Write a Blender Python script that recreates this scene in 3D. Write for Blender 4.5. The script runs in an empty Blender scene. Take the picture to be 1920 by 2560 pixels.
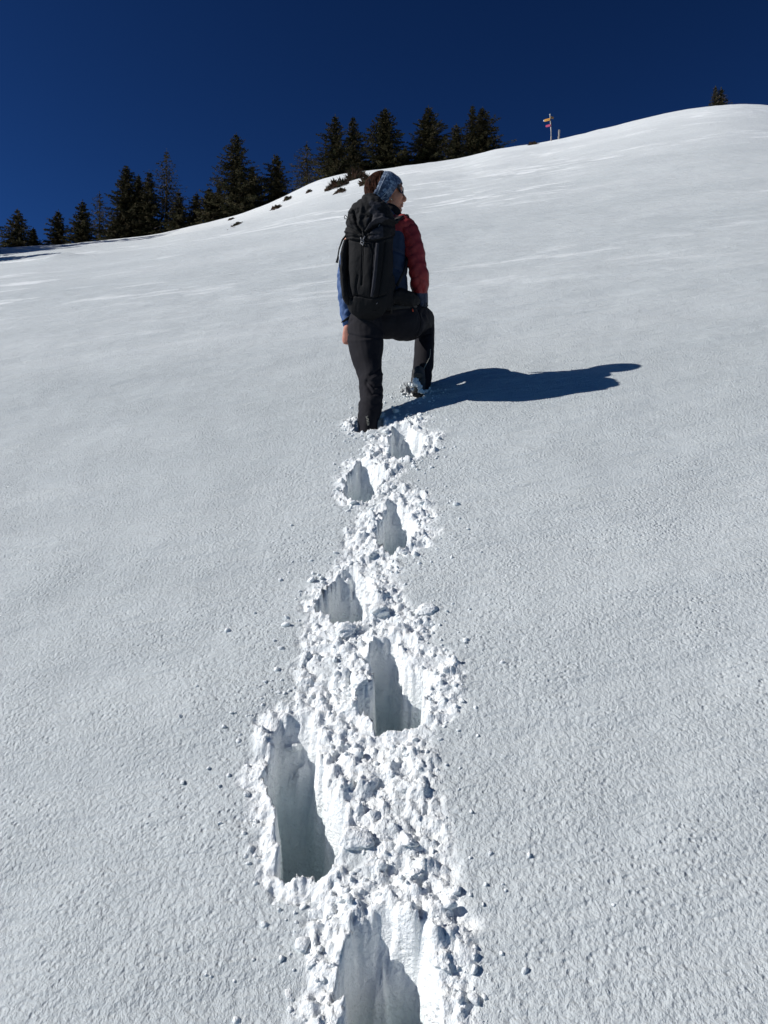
import bpy, bmesh, math, random
import numpy as np
from mathutils import Vector, Matrix, Euler

scene = bpy.context.scene
R = math.radians
rng = np.random.default_rng(7)
random.seed(7)

# ------------------------------------------------------------ camera, light, exposure
F = 1900.0            # focal length in photo pixels (photo 1920 x 2560)
CZ = 1.5              # eye height above the snow under the camera
cam_data = bpy.data.cameras.new('camera')
cam = bpy.data.objects.new('camera', cam_data)
scene.collection.objects.link(cam)
cam.location = (0, 0, CZ)
cam.rotation_euler = (R(90), 0, 0)
cam_data.sensor_fit = 'VERTICAL'
cam_data.sensor_height = 24.0
cam_data.lens = 24.0 * F / 2560.0
cam_data.clip_start = 0.05
cam_data.clip_end = 3000
scene.camera = cam

SUN_EL = 36.0
SUN_AZ = 264.0        # clockwise from +Y (straight ahead)
world = bpy.data.worlds.new('World')
scene.world = world
world.use_nodes = True
wn, wl = world.node_tree.nodes, world.node_tree.links
wn.clear()
sky = wn.new('ShaderNodeTexSky')
sky.sky_type = 'NISHITA'
sky.sun_disc = False
sky.sun_elevation = R(SUN_EL)
sky.sun_rotation = R(SUN_AZ)
sky.altitude = 2200
sky.air_density = 0.8
sky.dust_density = 0.1
sky.ozone_density = 4.0
sgam = wn.new('ShaderNodeGamma'); sgam.inputs['Gamma'].default_value = 1.75
smul = wn.new('ShaderNodeMix'); smul.data_type = 'RGBA'; smul.blend_type = 'MULTIPLY'
smul.inputs[0].default_value = 1.0
smul.inputs[7].default_value = (0.125, 0.185, 0.20, 1)
bg = wn.new('ShaderNodeBackground'); bg.inputs['Strength'].default_value = 0.1
wo = wn.new('ShaderNodeOutputWorld')
wl.new(sky.outputs[0], sgam.inputs[0]); wl.new(sgam.outputs[0], smul.inputs[6])
wl.new(smul.outputs[2], bg.inputs[0]); wl.new(bg.outputs[0], wo.inputs[0])

sd = bpy.data.lights.new('sun', 'SUN')
sd.energy = 4.7
sd.angle = R(0.5)
sd.color = (1.0, 0.975, 0.935)
sun = bpy.data.objects.new('sun', sd)
scene.collection.objects.link(sun)
_sdir = Vector((math.sin(R(SUN_AZ)) * math.cos(R(SUN_EL)), math.cos(R(SUN_AZ)) * math.cos(R(SUN_EL)), math.sin(R(SUN_EL))))
sun.rotation_euler = _sdir.to_track_quat('Z', 'Y').to_euler()
sun.location = (-20, -5, 30)

scene.view_settings.view_transform = 'Standard'
scene.view_settings.look = 'None'
scene.view_settings.gamma = 1
scene.view_settings.exposure = 0
scene.view_settings.use_curve_mapping = False
scene.cycles.max_bounces = 8
scene.cycles.diffuse_bounces = 5
scene.cycles.transparent_max_bounces = 8

# ------------------------------------------------------------ helpers
def link(o, parent=None):
    scene.collection.objects.link(o)
    if parent is not None:
        o.parent = parent
    return o

def tag(o, label=None, cat=None, group=None, kind=None):
    if label: o['label'] = label
    if cat: o['category'] = cat
    if group: o['group'] = group
    if kind: o['kind'] = kind
    return o

def empty(name, loc=(0, 0, 0), rz=0.0):
    o = bpy.data.objects.new(name, None)
    o.empty_display_size = 0.1
    o.location = loc
    o.rotation_euler = (0, 0, rz)
    return link(o)

def mesh_np(name, verts, faces_flat, loop_total, mats=(), parent=None, smooth=True, mat_idx=None):
    me = bpy.data.meshes.new(name)
    verts = np.asarray(verts, dtype=np.float32).reshape(-1, 3)
    me.vertices.add(len(verts)); me.vertices.foreach_set('co', verts.ravel())
    ff = np.asarray(faces_flat, dtype=np.int32).ravel()
    n = len(ff) // loop_total
    me.loops.add(len(ff)); me.loops.foreach_set('vertex_index', ff)
    me.polygons.add(n)
    me.polygons.foreach_set('loop_start', np.arange(n, dtype=np.int32) * loop_total)
    me.polygons.foreach_set('loop_total', np.full(n, loop_total, dtype=np.int32))
    for m in mats: me.materials.append(m)
    if mat_idx is not None: me.polygons.foreach_set('material_index', np.asarray(mat_idx, dtype=np.int32))
    me.update(calc_edges=True)
    me.validate()
    if smooth: me.shade_smooth()
    return link(bpy.data.objects.new(name, me), parent)

def obj_bm(name, bm, mat, parent=None, smooth=True):
    me = bpy.data.meshes.new(name)
    bmesh.ops.recalc_face_normals(bm, faces=bm.faces[:])
    bm.to_mesh(me); bm.free()
    for m in (mat if isinstance(mat, (list, tuple)) else [mat]): me.materials.append(m)
    if smooth: me.shade_smooth()
    return link(bpy.data.objects.new(name, me), parent)

def P(px, py, Y):
    """A place in the world at distance Y ahead of the photographer."""
    return Vector(((px - 960) / F * Y, Y, CZ + (1280 - py) / F * Y))

# ------------------------------------------------------------ noise in numpy
def _h(ix, iy, seed):
    h = (ix.astype(np.int64) * 374761393 + iy.astype(np.int64) * 668265263 + seed * 974634777) & 0xffffffff
    h = ((h ^ (h >> 13)) * 1274126177) & 0xffffffff
    h = ((h ^ (h >> 16)) * 2246822519) & 0xffffffff
    h = h ^ (h >> 15)
    return (h & 0xffffff).astype(np.float64) / 0xffffff

def perlin(x, y, seed=0):
    x0 = np.floor(x); y0 = np.floor(y)
    fx = x - x0; fy = y - y0
    ix = x0.astype(np.int64); iy = y0.astype(np.int64)
    def g(dx, dy):
        a = _h(ix + dx, iy + dy, seed) * 2 * np.pi
        return np.cos(a) * (fx - dx) + np.sin(a) * (fy - dy)
    sx = fx * fx * fx * (fx * (fx * 6 - 15) + 10); sy = fy * fy * fy * (fy * (fy * 6 - 15) + 10)
    a = g(0, 0) * (1 - sx) + g(1, 0) * sx
    b = g(0, 1) * (1 - sx) + g(1, 1) * sx
    return (a * (1 - sy) + b * sy) * 1.5

def fbm(x, y, oct=4, seed=0, gain=0.5):
    s = np.zeros_like(x); a = 1.0
    for k in range(oct):
        s += a * perlin(x, y, seed + k * 17); x = x * 2.03; y = y * 2.03; a *= gain
    return s

def worley(x, y, seed=0):
    ix = np.floor(x).astype(np.int64); iy = np.floor(y).astype(np.int64)
    best = np.full(x.shape, 9.0); cid = np.zeros(x.shape); second = np.full(x.shape, 9.0)
    for dx in (-1, 0, 1):
        for dy in (-1, 0, 1):
            cx = ix + dx; cy = iy + dy
            px = cx + _h(cx, cy, seed); py = cy + _h(cx, cy, seed + 5)
            d = np.hypot(px - x, py - y)
            r = _h(cx, cy, seed + 9)
            m = d < best
            second = np.where(m, best, np.minimum(second, d))
            cid = np.where(m, r, cid)
            best = np.where(m, d, best)
    return best, second, cid

def sstep(a, b, t):
    t = np.clip((t - a) / (b - a), 0, 1)
    return t * t * (3 - 2 * t)

# ------------------------------------------------------------ materials
def new_mat(name):
    m = bpy.data.materials.new(name); m.use_nodes = True
    nt = m.node_tree; nt.nodes.clear()
    out = nt.nodes.new('ShaderNodeOutputMaterial')
    b = nt.nodes.new('ShaderNodeBsdfPrincipled')
    nt.links.new(b.outputs[0], out.inputs[0])
    return m, nt, b

def noise_node(nt, scale, detail=4, rough=0.55, stretch=None, coord='Object', rot=None):
    tc = nt.nodes.new('ShaderNodeTexCoord')
    mp = nt.nodes.new('ShaderNodeMapping')
    if stretch: mp.inputs['Scale'].default_value = stretch
    if rot: mp.inputs['Rotation'].default_value = rot
    nt.links.new(tc.outputs[coord], mp.inputs[0])
    n = nt.nodes.new('ShaderNodeTexNoise')
    n.inputs['Scale'].default_value = scale; n.inputs['Detail'].default_value = detail
    n.inputs['Roughness'].default_value = rough
    nt.links.new(mp.outputs[0], n.inputs['Vector'])
    return n

_noise_node = noise_node

def plain(name, c1, c2=None, rough=0.7, scale=40, bump=0.0, bscale=None, stretch=None, spec=0.4, metallic=0.0, sheen=0.0, bdist=0.002, coord='Object'):
    m, nt, b = new_mat(name)
    c2 = c2 or tuple(v * 0.7 for v in c1)
    n = noise_node(nt, scale, 4, stretch=stretch, coord=coord)
    mx = nt.nodes.new('ShaderNodeMix'); mx.data_type = 'RGBA'
    mx.inputs[6].default_value = (*c1, 1); mx.inputs[7].default_value = (*c2, 1)
    rp = nt.nodes.new('ShaderNodeValToRGB')
    rp.color_ramp.elements[0].position = 0.35; rp.color_ramp.elements[1].position = 0.65
    nt.links.new(n.outputs[0], rp.inputs[0]); nt.links.new(rp.outputs[0], mx.inputs[0])
    nt.links.new(mx.outputs[2], b.inputs['Base Color'])
    b.inputs['Roughness'].default_value = rough
    b.inputs['Specular IOR Level'].default_value = spec
    b.inputs['Metallic'].default_value = metallic
    if sheen: b.inputs['Sheen Weight'].default_value = sheen
    if bump:
        n2 = noise_node(nt, bscale or scale * 3, 3, stretch=stretch, coord=coord)
        bp = nt.nodes.new('ShaderNodeBump'); bp.inputs['Strength'].default_value = bump
        bp.inputs['Distance'].default_value = bdist
        nt.links.new(n2.outputs[0], bp.inputs['Height']); nt.links.new(bp.outputs[0], b.inputs['Normal'])
    return m

def snow_material(name, ground=True):
    m, nt, b = new_mat(name)
    geo = nt.nodes.new('ShaderNodeNewGeometry')
    def noise_node(nt, *a, **k):
        n = _noise_node(nt, *a, **k)
        mp = n.inputs['Vector'].links[0].from_node
        nt.links.new(geo.outputs['Position'], mp.inputs[0])
        return n
    N, L = nt.nodes, nt.links
    def math_(op, a, bb=None, c=None):
        n = N.new('ShaderNodeMath'); n.operation = op
        for i, v in enumerate((a, bb, c)):
            if v is None: continue
            if isinstance(v, (int, float)): n.inputs[i].default_value = v
            else: L.new(v, n.inputs[i])
        return n.outputs[0]
    if ground:
        at = N.new('ShaderNodeAttribute'); at.attribute_name = 'broken'
        br = at.outputs['Fac']
    else:
        v = N.new('ShaderNodeValue'); v.outputs[0].default_value = 1.0; br = v.outputs[0]
    # colour: old crust slightly grey, freshly broken snow whiter
    big = noise_node(nt, 0.35, 3, stretch=(0.5, 1.6, 1))
    crust = N.new('ShaderNodeMix'); crust.data_type = 'RGBA'
    crust.inputs[6].default_value = (0.50, 0.54, 0.552, 1); crust.inputs[7].default_value = (0.60, 0.635, 0.642, 1)
    L.new(math_('MULTIPLY_ADD', big.outputs[0], 2.4, -0.7), crust.inputs[0])
    mx = N.new('ShaderNodeMix'); mx.data_type = 'RGBA'
    L.new(crust.outputs[2], mx.inputs[6]); mx.inputs[7].default_value = (0.91, 0.935, 0.935, 1)
    if ground:      # dim teal light inside the footprints, painted into the colour by depth
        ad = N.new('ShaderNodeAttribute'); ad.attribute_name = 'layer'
        hole_col = N.new('ShaderNodeMix'); hole_col.data_type = 'RGBA'
        hole_col.inputs[6].default_value = (0.91, 0.935, 0.935, 1); hole_col.inputs[7].default_value = (0.70, 0.81, 0.83, 1)
        L.new(ad.outputs['Fac'], hole_col.inputs[0]); L.new(hole_col.outputs[2], mx.inputs[7])
    if ground:
        # glints off icy ripples, painted as thin whiter streaks in patches
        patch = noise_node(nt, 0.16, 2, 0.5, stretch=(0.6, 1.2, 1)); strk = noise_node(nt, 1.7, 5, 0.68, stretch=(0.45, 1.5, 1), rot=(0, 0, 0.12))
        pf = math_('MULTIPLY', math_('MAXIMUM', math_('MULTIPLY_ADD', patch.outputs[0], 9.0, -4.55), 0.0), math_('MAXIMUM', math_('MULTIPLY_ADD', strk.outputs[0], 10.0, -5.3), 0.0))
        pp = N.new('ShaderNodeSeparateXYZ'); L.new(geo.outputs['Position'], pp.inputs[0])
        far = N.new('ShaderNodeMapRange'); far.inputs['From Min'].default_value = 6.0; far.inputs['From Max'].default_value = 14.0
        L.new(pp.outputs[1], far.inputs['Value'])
        far_light = N.new('ShaderNodeMapRange'); far_light.inputs['From Min'].default_value = 3.0; far_light.inputs['From Max'].default_value = 40.0  # far slope lightens with distance: brighter light painted into the snow colour
        far_light.inputs['To Min'].default_value = 0.0; far_light.inputs['To Max'].default_value = 0.62; L.new(pp.outputs[1], far_light.inputs['Value'])
        pf = math_('MINIMUM', math_('ADD', math_('MULTIPLY', pf, far.outputs[0]), far_light.outputs[0]), 1.0)
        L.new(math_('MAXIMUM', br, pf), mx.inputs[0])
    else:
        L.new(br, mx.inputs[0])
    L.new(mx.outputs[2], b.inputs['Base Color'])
    # relief
    fine = noise_node(nt, 105, 4, 0.65, rot=(0, 0, 0.5), stretch=(1, 0.75, 1))
    grain = noise_node(nt, 240, 2, 0.6)
    mid = noise_node(nt, 13, 4, 0.6, stretch=(0.8, 1.5, 1), rot=(0, 0, -0.35))
    streak = noise_node(nt, 2.2, 5, 0.62, stretch=(0.32, 1.6, 1))
    pits = N.new('ShaderNodeTexVoronoi'); pits.inputs['Scale'].default_value = 60
    L.new(geo.outputs['Position'], pits.inputs['Vector'])
    pit = math_('MINIMUM', math_('MULTIPLY', pits.outputs['Distance'], 1.6), 0.62)
    pm = noise_node(nt, 5, 3)
    pitm = math_('MULTIPLY', pit, math_('MAXIMUM', math_('MULTIPLY_ADD', pm.outputs[0], 3.0, -1.0), 0.0))
    pv = noise_node(nt, 2.6, 3)
    h = math_('MULTIPLY', fine.outputs[0], math_('MULTIPLY_ADD', pv.outputs[0], 0.016, 0.0025))
    h = math_('MULTIPLY_ADD', grain.outputs[0], 0.0018, h)
    h = math_('MULTIPLY_ADD', mid.outputs[0], 0.0035, h)
    if ground:
        h = math_('MULTIPLY_ADD', pitm, 0.010, h)
        h = math_('MULTIPLY_ADD', streak.outputs[0], 0.075, h)
    bp = N.new('ShaderNodeBump'); bp.inputs['Strength'].default_value = 0.82
    bp.inputs['Distance'].default_value = 1.0
    L.new(h, bp.inputs['Height']); L.new(bp.outputs[0], b.inputs['Normal'])
    # glittering facets
    v2 = N.new('ShaderNodeTexVoronoi'); v2.inputs['Scale'].default_value = 300
    L.new(geo.outputs['Position'], v2.inputs['Vector'])
    sp = N.new('ShaderNodeSeparateColor'); L.new(v2.outputs['Color'], sp.inputs[0])
    glit = math_('GREATER_THAN', sp.outputs[0], 0.955)
    L.new(math_('MULTIPLY_ADD', glit, -0.38, 0.55), b.inputs['Roughness'])
    b.inputs['Specular IOR Level'].default_value = 0.25
    L.new(math_('MULTIPLY_ADD', glit, 0.8, 0.2), b.inputs['Specular IOR Level'])
    b.inputs['IOR'].default_value = 1.31
    b.subsurface_method = 'RANDOM_WALK' if hasattr(b, 'subsurface_method') else None
    b.inputs['Subsurface Weight'].default_value = SSS
    b.inputs['Subsurface Radius'].default_value = (0.55, 0.85, 1.0)
    b.inputs['Subsurface Scale'].default_value = 0.03
    return m
SSS = 0.0
M = {}
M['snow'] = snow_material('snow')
M['broken_snow'] = snow_material('broken_snow', False)

# ------------------------------------------------------------ terrain
YC = 60.0
BQ = 1.5 / YC ** 2
_sky = [(-400, 640), (0, 621), (174, 611), (382, 590), (463, 569), (579, 544), (694, 506), (798, 468), (900, 436), (983, 419), (1157, 397), (1250, 372),
        (1377, 353), (1504, 324), (1643, 289), (1770, 266), (1840, 260), (1920, 264), (2400, 330)]
_u = np.linspace(-0.7, 0.75, 600)
_e = np.interp(_u, [(p - 960) / F for p, q in _sky], [(1280 - q) / F for p, q in _sky])
_k = np.exp(-np.linspace(-2, 2, 31) ** 2); _k /= _k.sum()
_e = np.convolve(np.pad(_e, 15, mode='edge'), _k, 'valid')
A0, B0 = 0.49, 0.13

# footprints: heel point, toe point (metres on the slope), half widths left / right, depth, softness of right wall
def plane_hit(px, py):
    u = (px - 960) / F; v = (1280 - py) / F
    y = CZ / (A0 + B0 * u - v)
    return (u * y, y)
HOLES = []
for (hx, hy, tx, ty, wl_, wr_, dep, soft) in (
        (1000, 2650, 925, 2275, 0.080, 0.100, 0.30, 0.62),
        (778, 2216, 735, 1790, 0.092, 0.075, 0.36, 0.42),
        (980, 1837, 962, 1590, 0.072, 0.092, 0.36, 0.42),
        (862, 1557, 866, 1425, 0.078, 0.085, 0.33, 0.40),
        (992, 1376, 982, 1256, 0.072, 0.085, 0.34, 0.45),
        (900, 1256, 908, 1152, 0.075, 0.085, 0.32, 0.45),
        (1014, 1145, 1003, 1060, 0.070, 0.110, 0.31, 0.60)):
    h = plane_hit(hx, hy); t = plane_hit(tx, ty)
    HOLES.append((h, t, wl_, wr_, dep, soft))
LEFT_LEG = plane_hit(921, 1064)
RIGHT_FOOT = plane_hit(1040, 985)

def base_height(x, y):
    u = np.where(y > 1, x / np.maximum(y, 1), 0)
    E = np.interp(u, _u, _e)
    E = np.where(u > 0.75, E[...] * 0 + _e[-1] + 0.05 * (u - 0.75), E)
    E = np.where(u < -0.7, _e[0] + 0.05 * (u + 0.7), E)
    far = y * (E + 2 * math.sqrt(1.5 * BQ))
    near = A0 * y + B0 * x
    w = sstep(5, 40, y)
    z = near * (1 - w) + far * w
    z = z - BQ * np.where(y > 0, y * y, 0) - 0.0006 * np.maximum(y - 110, 0) ** 2
    # undulation
    z = z + 0.15 * w * perlin(x / 9 + 3, y / 7 + 1, 3) * (1 - 0.6 * sstep(45, 60, y))
    z = z + 0.05 * sstep(8, 22, y) * (1 - 0.5 * sstep(45, 60, y)) * fbm(x / 4.1 + 9, y / 2.6, 2, 19)
    z = z + 0.026 * sstep(3, 9, y) * fbm(x / 2.2, y / 1.3, 3, 11)
    z = z + 0.008 * sstep(1.0, 2.5, y) * perlin(x / 0.5, y / 0.33, 31)
    # small wind mound on the left
    z = z + 0.16 * np.exp(-(((x + 7.6) / 0.33) ** 2 + ((y - 17.9) / 0.5) ** 2))
    # ledge of snow above the bare patch
    z = z + 0.55 * np.exp(-(((x + 4.2) / 3.2) ** 2 + ((y - 52) / 2.5) ** 2))
    return z

def snow_height(x, y):
    """height, brokenness"""
    x = np.asarray(x, float); y = np.asarray(y, float)
    z = base_height(x, y)
    near = (x > -0.9) & (x < 0.9) & (y > 0.6) & (y < 5.6)
    if not near.any(): return z, np.zeros_like(z)
    xs = x[near]; ys = y[near]
    wx = xs + 0.022 * fbm(xs * 13, ys * 13, 3, 41) + 0.0028 * perlin(xs * 70, ys * 70, 47)
    wy = ys + 0.018 * fbm(xs * 15 + 9, ys * 15, 2, 53) + 0.005 * perlin(xs * 70, ys * 70, 59)
    depth = np.zeros_like(xs); rim = np.zeros_like(xs); m = np.zeros_like(xs); inside = np.zeros_like(xs)
    for k, (h, t, wl_, wr_, dep, soft) in enumerate(HOLES):
        ax = t[0] - h[0]; ay = t[1] - h[1]; Ln = math.hypot(ax, ay); ax /= Ln; ay /= Ln
        s = ((wx - h[0]) * ax + (wy - h[1]) * ay) / Ln
        n = (wx - h[0]) * ay - (wy - h[1]) * ax         # + to the right
        sc = np.clip(s, 0, 1)
        shape = np.where(sc < 0.42, 0.34 + 0.66 * np.sin(sc / 0.42 * np.pi / 2) ** 0.8, 1 - 0.50 * sstep(0.5, 1.0, sc))
        va = 1 + 0.30 * perlin(sc * 3.1 + k * 3.7, sc * 0 + 0.5, 181) + 0.14 * perlin(sc * 11 + k, sc * 0 + 0.5, 183)
        vb = 1 + 0.30 * perlin(sc * 3.3 + k * 5.1, sc * 0 + 0.5, 185) + 0.12 * perlin(sc * 9 + k, sc * 0 + 0.5, 187)
        l = (n + wl_ * shape * va) / wl_; r = (wr_ * shape * vb - n) / (wr_)
        # lower on the wall the right side widens into a slope
        fr = np.clip(r / (soft + 0.25 * sc), 0, 1); fl = np.clip(l / 0.5, 0, 1) ** 0.8
        fs0 = np.clip(s / 0.05, 0, 1); fs1 = np.clip((1 - s) / 0.55, 0, 1)
        f = np.clip(1 - ((1 - fl) ** 3.5 + (1 - fr ** 0.85) ** 3.5 + (1 - fs0) ** 3.5 + (1 - fs1 ** 0.9) ** 3.5) ** (1 / 3.5), 0, 1)
        # second step inside (boot sole print below a ledge)
        d = dep * (0.93 * f + 0.07 * f * f)
        fn = 0.12 * perlin(xs * 11 + k, ys * 11, 90 + k)
        d = d * 1.42 + 0.020 * f * fbm(xs * 20 + k, ys * 20, 3, 71 + k, 0.6) * (f > 0.02) \
            + 0.022 * sstep(0.42, 0.56, f + fn) + 0.045 * sstep(0.72, 0.84, f + fn) - 0.012 * np.abs(perlin(xs * 26, ys * 26 + k, 95 + k)) * (f > 0.3)
        d = d + 0.020 * np.clip(f * 3, 0, 1) * perlin(xs * 20 + k, (ys + 1.3 * d) * 20, 191) + 0.010 * np.clip(f * 3, 0, 1) * perlin(xs * 45 + k, (ys + 1.3 * d) * 45, 193)
        depth = np.maximum(depth, np.maximum(d, 0))
        inside = np.maximum(inside, f)
        # outside distance
        ds = np.maximum(np.maximum(-s, s - 1), 0) * Ln
        dn = np.maximum(np.maximum(-l * wl_, -r * wr_), 0)
        dist = np.hypot(ds, dn)
        side = np.where(n > 0, 0.95, 0.55) * np.where(s > 0.6, 1.2, 1.0) * np.where(s < 0.0, 0.45, 1)
        rim = np.maximum(rim, np.exp(-(dist / (0.045 * side)) ** 2) * side)
        m = np.maximum(m, np.exp(-(dist / (0.10 * side)) ** 2))
    # the hole the left leg stands in, a shallow press under the right boot
    dl = np.hypot(wx - LEFT_LEG[0], wy - LEFT_LEG[1] - 0.02)
    legd = np.clip((0.085 - dl) / 0.012, 0, 1) * 0.16
    depth = np.maximum(depth, legd); rim = np.maximum(rim, 0.8 * np.exp(-((dl - 0.09) / 0.04) ** 2)); m = np.maximum(m, np.exp(-(dl / 0.17) ** 2))
    dr = np.hypot((wx - RIGHT_FOOT[0]) / 0.07, (wy - RIGHT_FOOT[1] - 0.12) / 0.15)
    depth = np.maximum(depth, 0.035 * np.clip((1.1 - dr) / 0.25, 0, 1)); m = np.maximum(m, 0.6 * np.exp(-(dr / 1.5) ** 2))
    # trail spoil between the prints
    tn = fbm(xs * 7, ys * 7, 3, 101)
    cx = np.interp(ys, [1.2, 1.6, 1.9, 2.1, 2.5, 2.9, 3.2, 4.1, 4.4], [0.0, 0.0, 0.0, -0.08, -0.08, -0.04, -0.02, 0.0, 0.04])
    hw = np.interp(ys, [1.2, 1.6, 1.9, 2.1, 2.5, 2.7, 3.3, 4.2], [0.17, 0.16, 0.15, 0.19, 0.18, 0.13, 0.11, 0.08])
    band = np.exp(-((xs - cx) / hw) ** 4) * (1 - sstep(4.0, 4.25, ys))
    tn2 = perlin(xs * 3.3 + 4, ys * 3.3, 107)
    m = np.clip(np.maximum(m, band * (np.interp(ys, [2.4, 2.8], [0.86, 0.62]) + 0.42 * tn2)) + 0.5 * tn * np.maximum(m, band), 0, 1)
    m = m * (1 - sstep(4.75, 5.0, ys))
    # chunky lumps
    xw = xs + 0.012 * perlin(xs * 35, ys * 35, 161); yw = ys + 0.012 * perlin(xs * 35 + 5, ys * 35, 163)
    f1, f2, c1 = worley(xw * 19, yw * 19, 5)
    g1, g2, c2 = worley(xw * 46 + 7, yw * 46, 15)
    k1, k2, c3 = worley(xs * 95 + 3, ys * 95, 25)
    lump = 0.034 * np.maximum(c1 - 0.66, 0) * np.sqrt(np.clip(1 - (f1 / 0.55) ** 2, 0, 1)) * 1.6 \
        + 0.015 * np.maximum(c2 - 0.58, 0) * np.sqrt(np.clip(1 - (g1 / 0.6) ** 2, 0, 1)) \
        + 0.007 * np.maximum(c3 - 0.4, 0) * np.sqrt(np.clip(1 - (k1 / 0.7) ** 2, 0, 1)) \
        + 0.012 * sstep(0.15, 0.6, fbm(xw * 9 + 2, yw * 9, 2, 171))
    lump = lump + 0.013 * fbm(xs * 24, ys * 24, 4, 131, 0.6)
    ms = sstep(0.25, 0.7, m)
    out = 1 - np.clip(inside * 6, 0, 1)
    up = 0.016 * rim * (0.6 + 0.6 * tn) + lump * ms * (0.75 + 0.55 * np.clip(tn + 0.3, 0, 1)) - 0.006 * ms
    up = up + 0.0016 * fbm(xs * 55, ys * 55, 3, 151) * (1 - ms)
    zz = z[near] + up * out - depth + (1 - out) * 0.004 * fbm(xs * 60, ys * 60, 3, 141)
    z = z.copy(); z[near] = zz
    br = np.zeros_like(z)
    br[near] = np.clip(np.maximum(np.maximum(ms, rim * 0.9), np.clip(inside * 8, 0, 1)), 0, 1)
    hshade = np.zeros_like(z); hshade[near] = sstep(0.08, 0.20, depth + 0.03 * perlin(xs * 9, ys * 9, 197))  # weight of the painted hole shade
    snow_height.layer = hshade
    return z, br

def ground(x, y):
    z, _ = snow_height(np.array([float(x)]), np.array([float(y)]))
    return float(z[0])

def surf(px, py):
    """where the line of sight of a photo pixel meets the slope (without the footprints)"""
    u = (px - 960) / F; v = (1280 - py) / F
    ys = np.concatenate([np.linspace(0.8, 8, 400), np.linspace(8.05, 75, 1200)])
    d = base_height(u * ys, ys) - (CZ + v * ys)
    i = np.argmax(d > 0)
    if d[i] <= 0: i = int(np.argmax(d))
    elif i > 0:
        t = -d[i - 1] / (d[i] - d[i - 1]); y = ys[i - 1] + t * (ys[i] - ys[i - 1])
        return (u * y, y)
    return (u * ys[i], ys[i])

def axis(dense_lo, dense_hi, step, lo, hi, ratio, cap):
    mid = list(np.arange(dense_lo, dense_hi, step))
    a = [mid[-1]]; s = step
    while a[-1] < hi:
        s = min(s * ratio, cap); a.append(a[-1] + s)
    b = [mid[0]]; s = step
    while b[-1] > lo:
        s = min(s * ratio, cap); b.append(b[-1] - s)
    return np.array(b[:0:-1] + mid + a[1:])
QUICK = False
st = 0.008 if QUICK else 0.004
gx = axis(-0.42, 0.36, st, -260, 260, 1.04, 4.0)
ya = np.arange(1.1, 2.4, st); yb = np.arange(2.4, 3.4, st * 1.4); yc_ = np.arange(3.4, 4.9, st * 1.9)
gy = axis(0, 0.001, 0.02, -60, 0.02, 1.0, 1.0)
low = [1.1]; s_ = st
while low[-1] > -60: s_ = min(s_ * 1.08, 3.0); low.append(low[-1] - s_)
hi_ = [4.9]; s_ = st * 2
while hi_[-1] < 420: s_ = min(s_ * 1.025, 1.1 if hi_[-1] < 110 else 5.0); hi_.append(hi_[-1] + s_)
gy = np.array(low[:0:-1] + list(ya) + list(yb) + list(yc_) + hi_)
GX, GY = np.meshgrid(gx, gy)
gz, gb = snow_height(GX.ravel(), GY.ravel())
nx, ny = len(gx), len(gy)
vid = np.arange(nx * ny).reshape(ny, nx)
quads = np.stack([vid[:-1, :-1], vid[:-1, 1:], vid[1:, 1:], vid[1:, :-1]], -1).reshape(-1, 4)
snow = mesh_np('snow_slope', np.stack([GX.ravel(), GY.ravel(), gz], -1), quads, 4, [M['snow']])
at = snow.data.attributes.new('broken', 'FLOAT', 'POINT'); at.data.foreach_set('value', gb.astype(np.float32))
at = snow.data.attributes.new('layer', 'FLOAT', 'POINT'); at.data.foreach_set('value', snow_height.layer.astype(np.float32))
tag(snow, kind='structure', label='steep snow slope with a trail of deep footprints')
print('terrain', nx, ny)

# ------------------------------------------------------------ spruces on the crest
M['needles'] = plain('needles', (0.034, 0.040, 0.018), (0.070, 0.058, 0.028), rough=0.85, scale=1.1, spec=0.15)
M['needles_light'] = plain('needles_light', (0.075, 0.075, 0.036), (0.115, 0.085, 0.045), rough=0.85, scale=2.3, spec=0.15)
M['bark'] = plain('bark', (0.10, 0.075, 0.055), (0.05, 0.04, 0.03), rough=0.95, scale=9, bump=0.5, stretch=(1, 1, 0.2))

def trunk_mesh(h, r, seed):
    g = np.random.default_rng(seed); seg, side = 10, 7
    v = []; f = []
    bend = g.uniform(-0.02, 0.02, 2)
    for i in range(seg + 1):
        t = i / seg
        rr = r * (1 - t) ** 0.9 + 0.012 + 0.25 * r * max(0, 0.08 - t) / 0.08
        for j in range(side):
            a = 2 * math.pi * j / side
            v.append((rr * math.cos(a) + bend[0] * h * t * t, rr * math.sin(a) + bend[1] * h * t * t, h * t))
    for i in range(seg):
        for j in range(side):
            f += [i * side + j, i * side + (j + 1) % side, (i + 1) * side + (j + 1) % side, (i + 1) * side + j]
    return v, f

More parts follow.
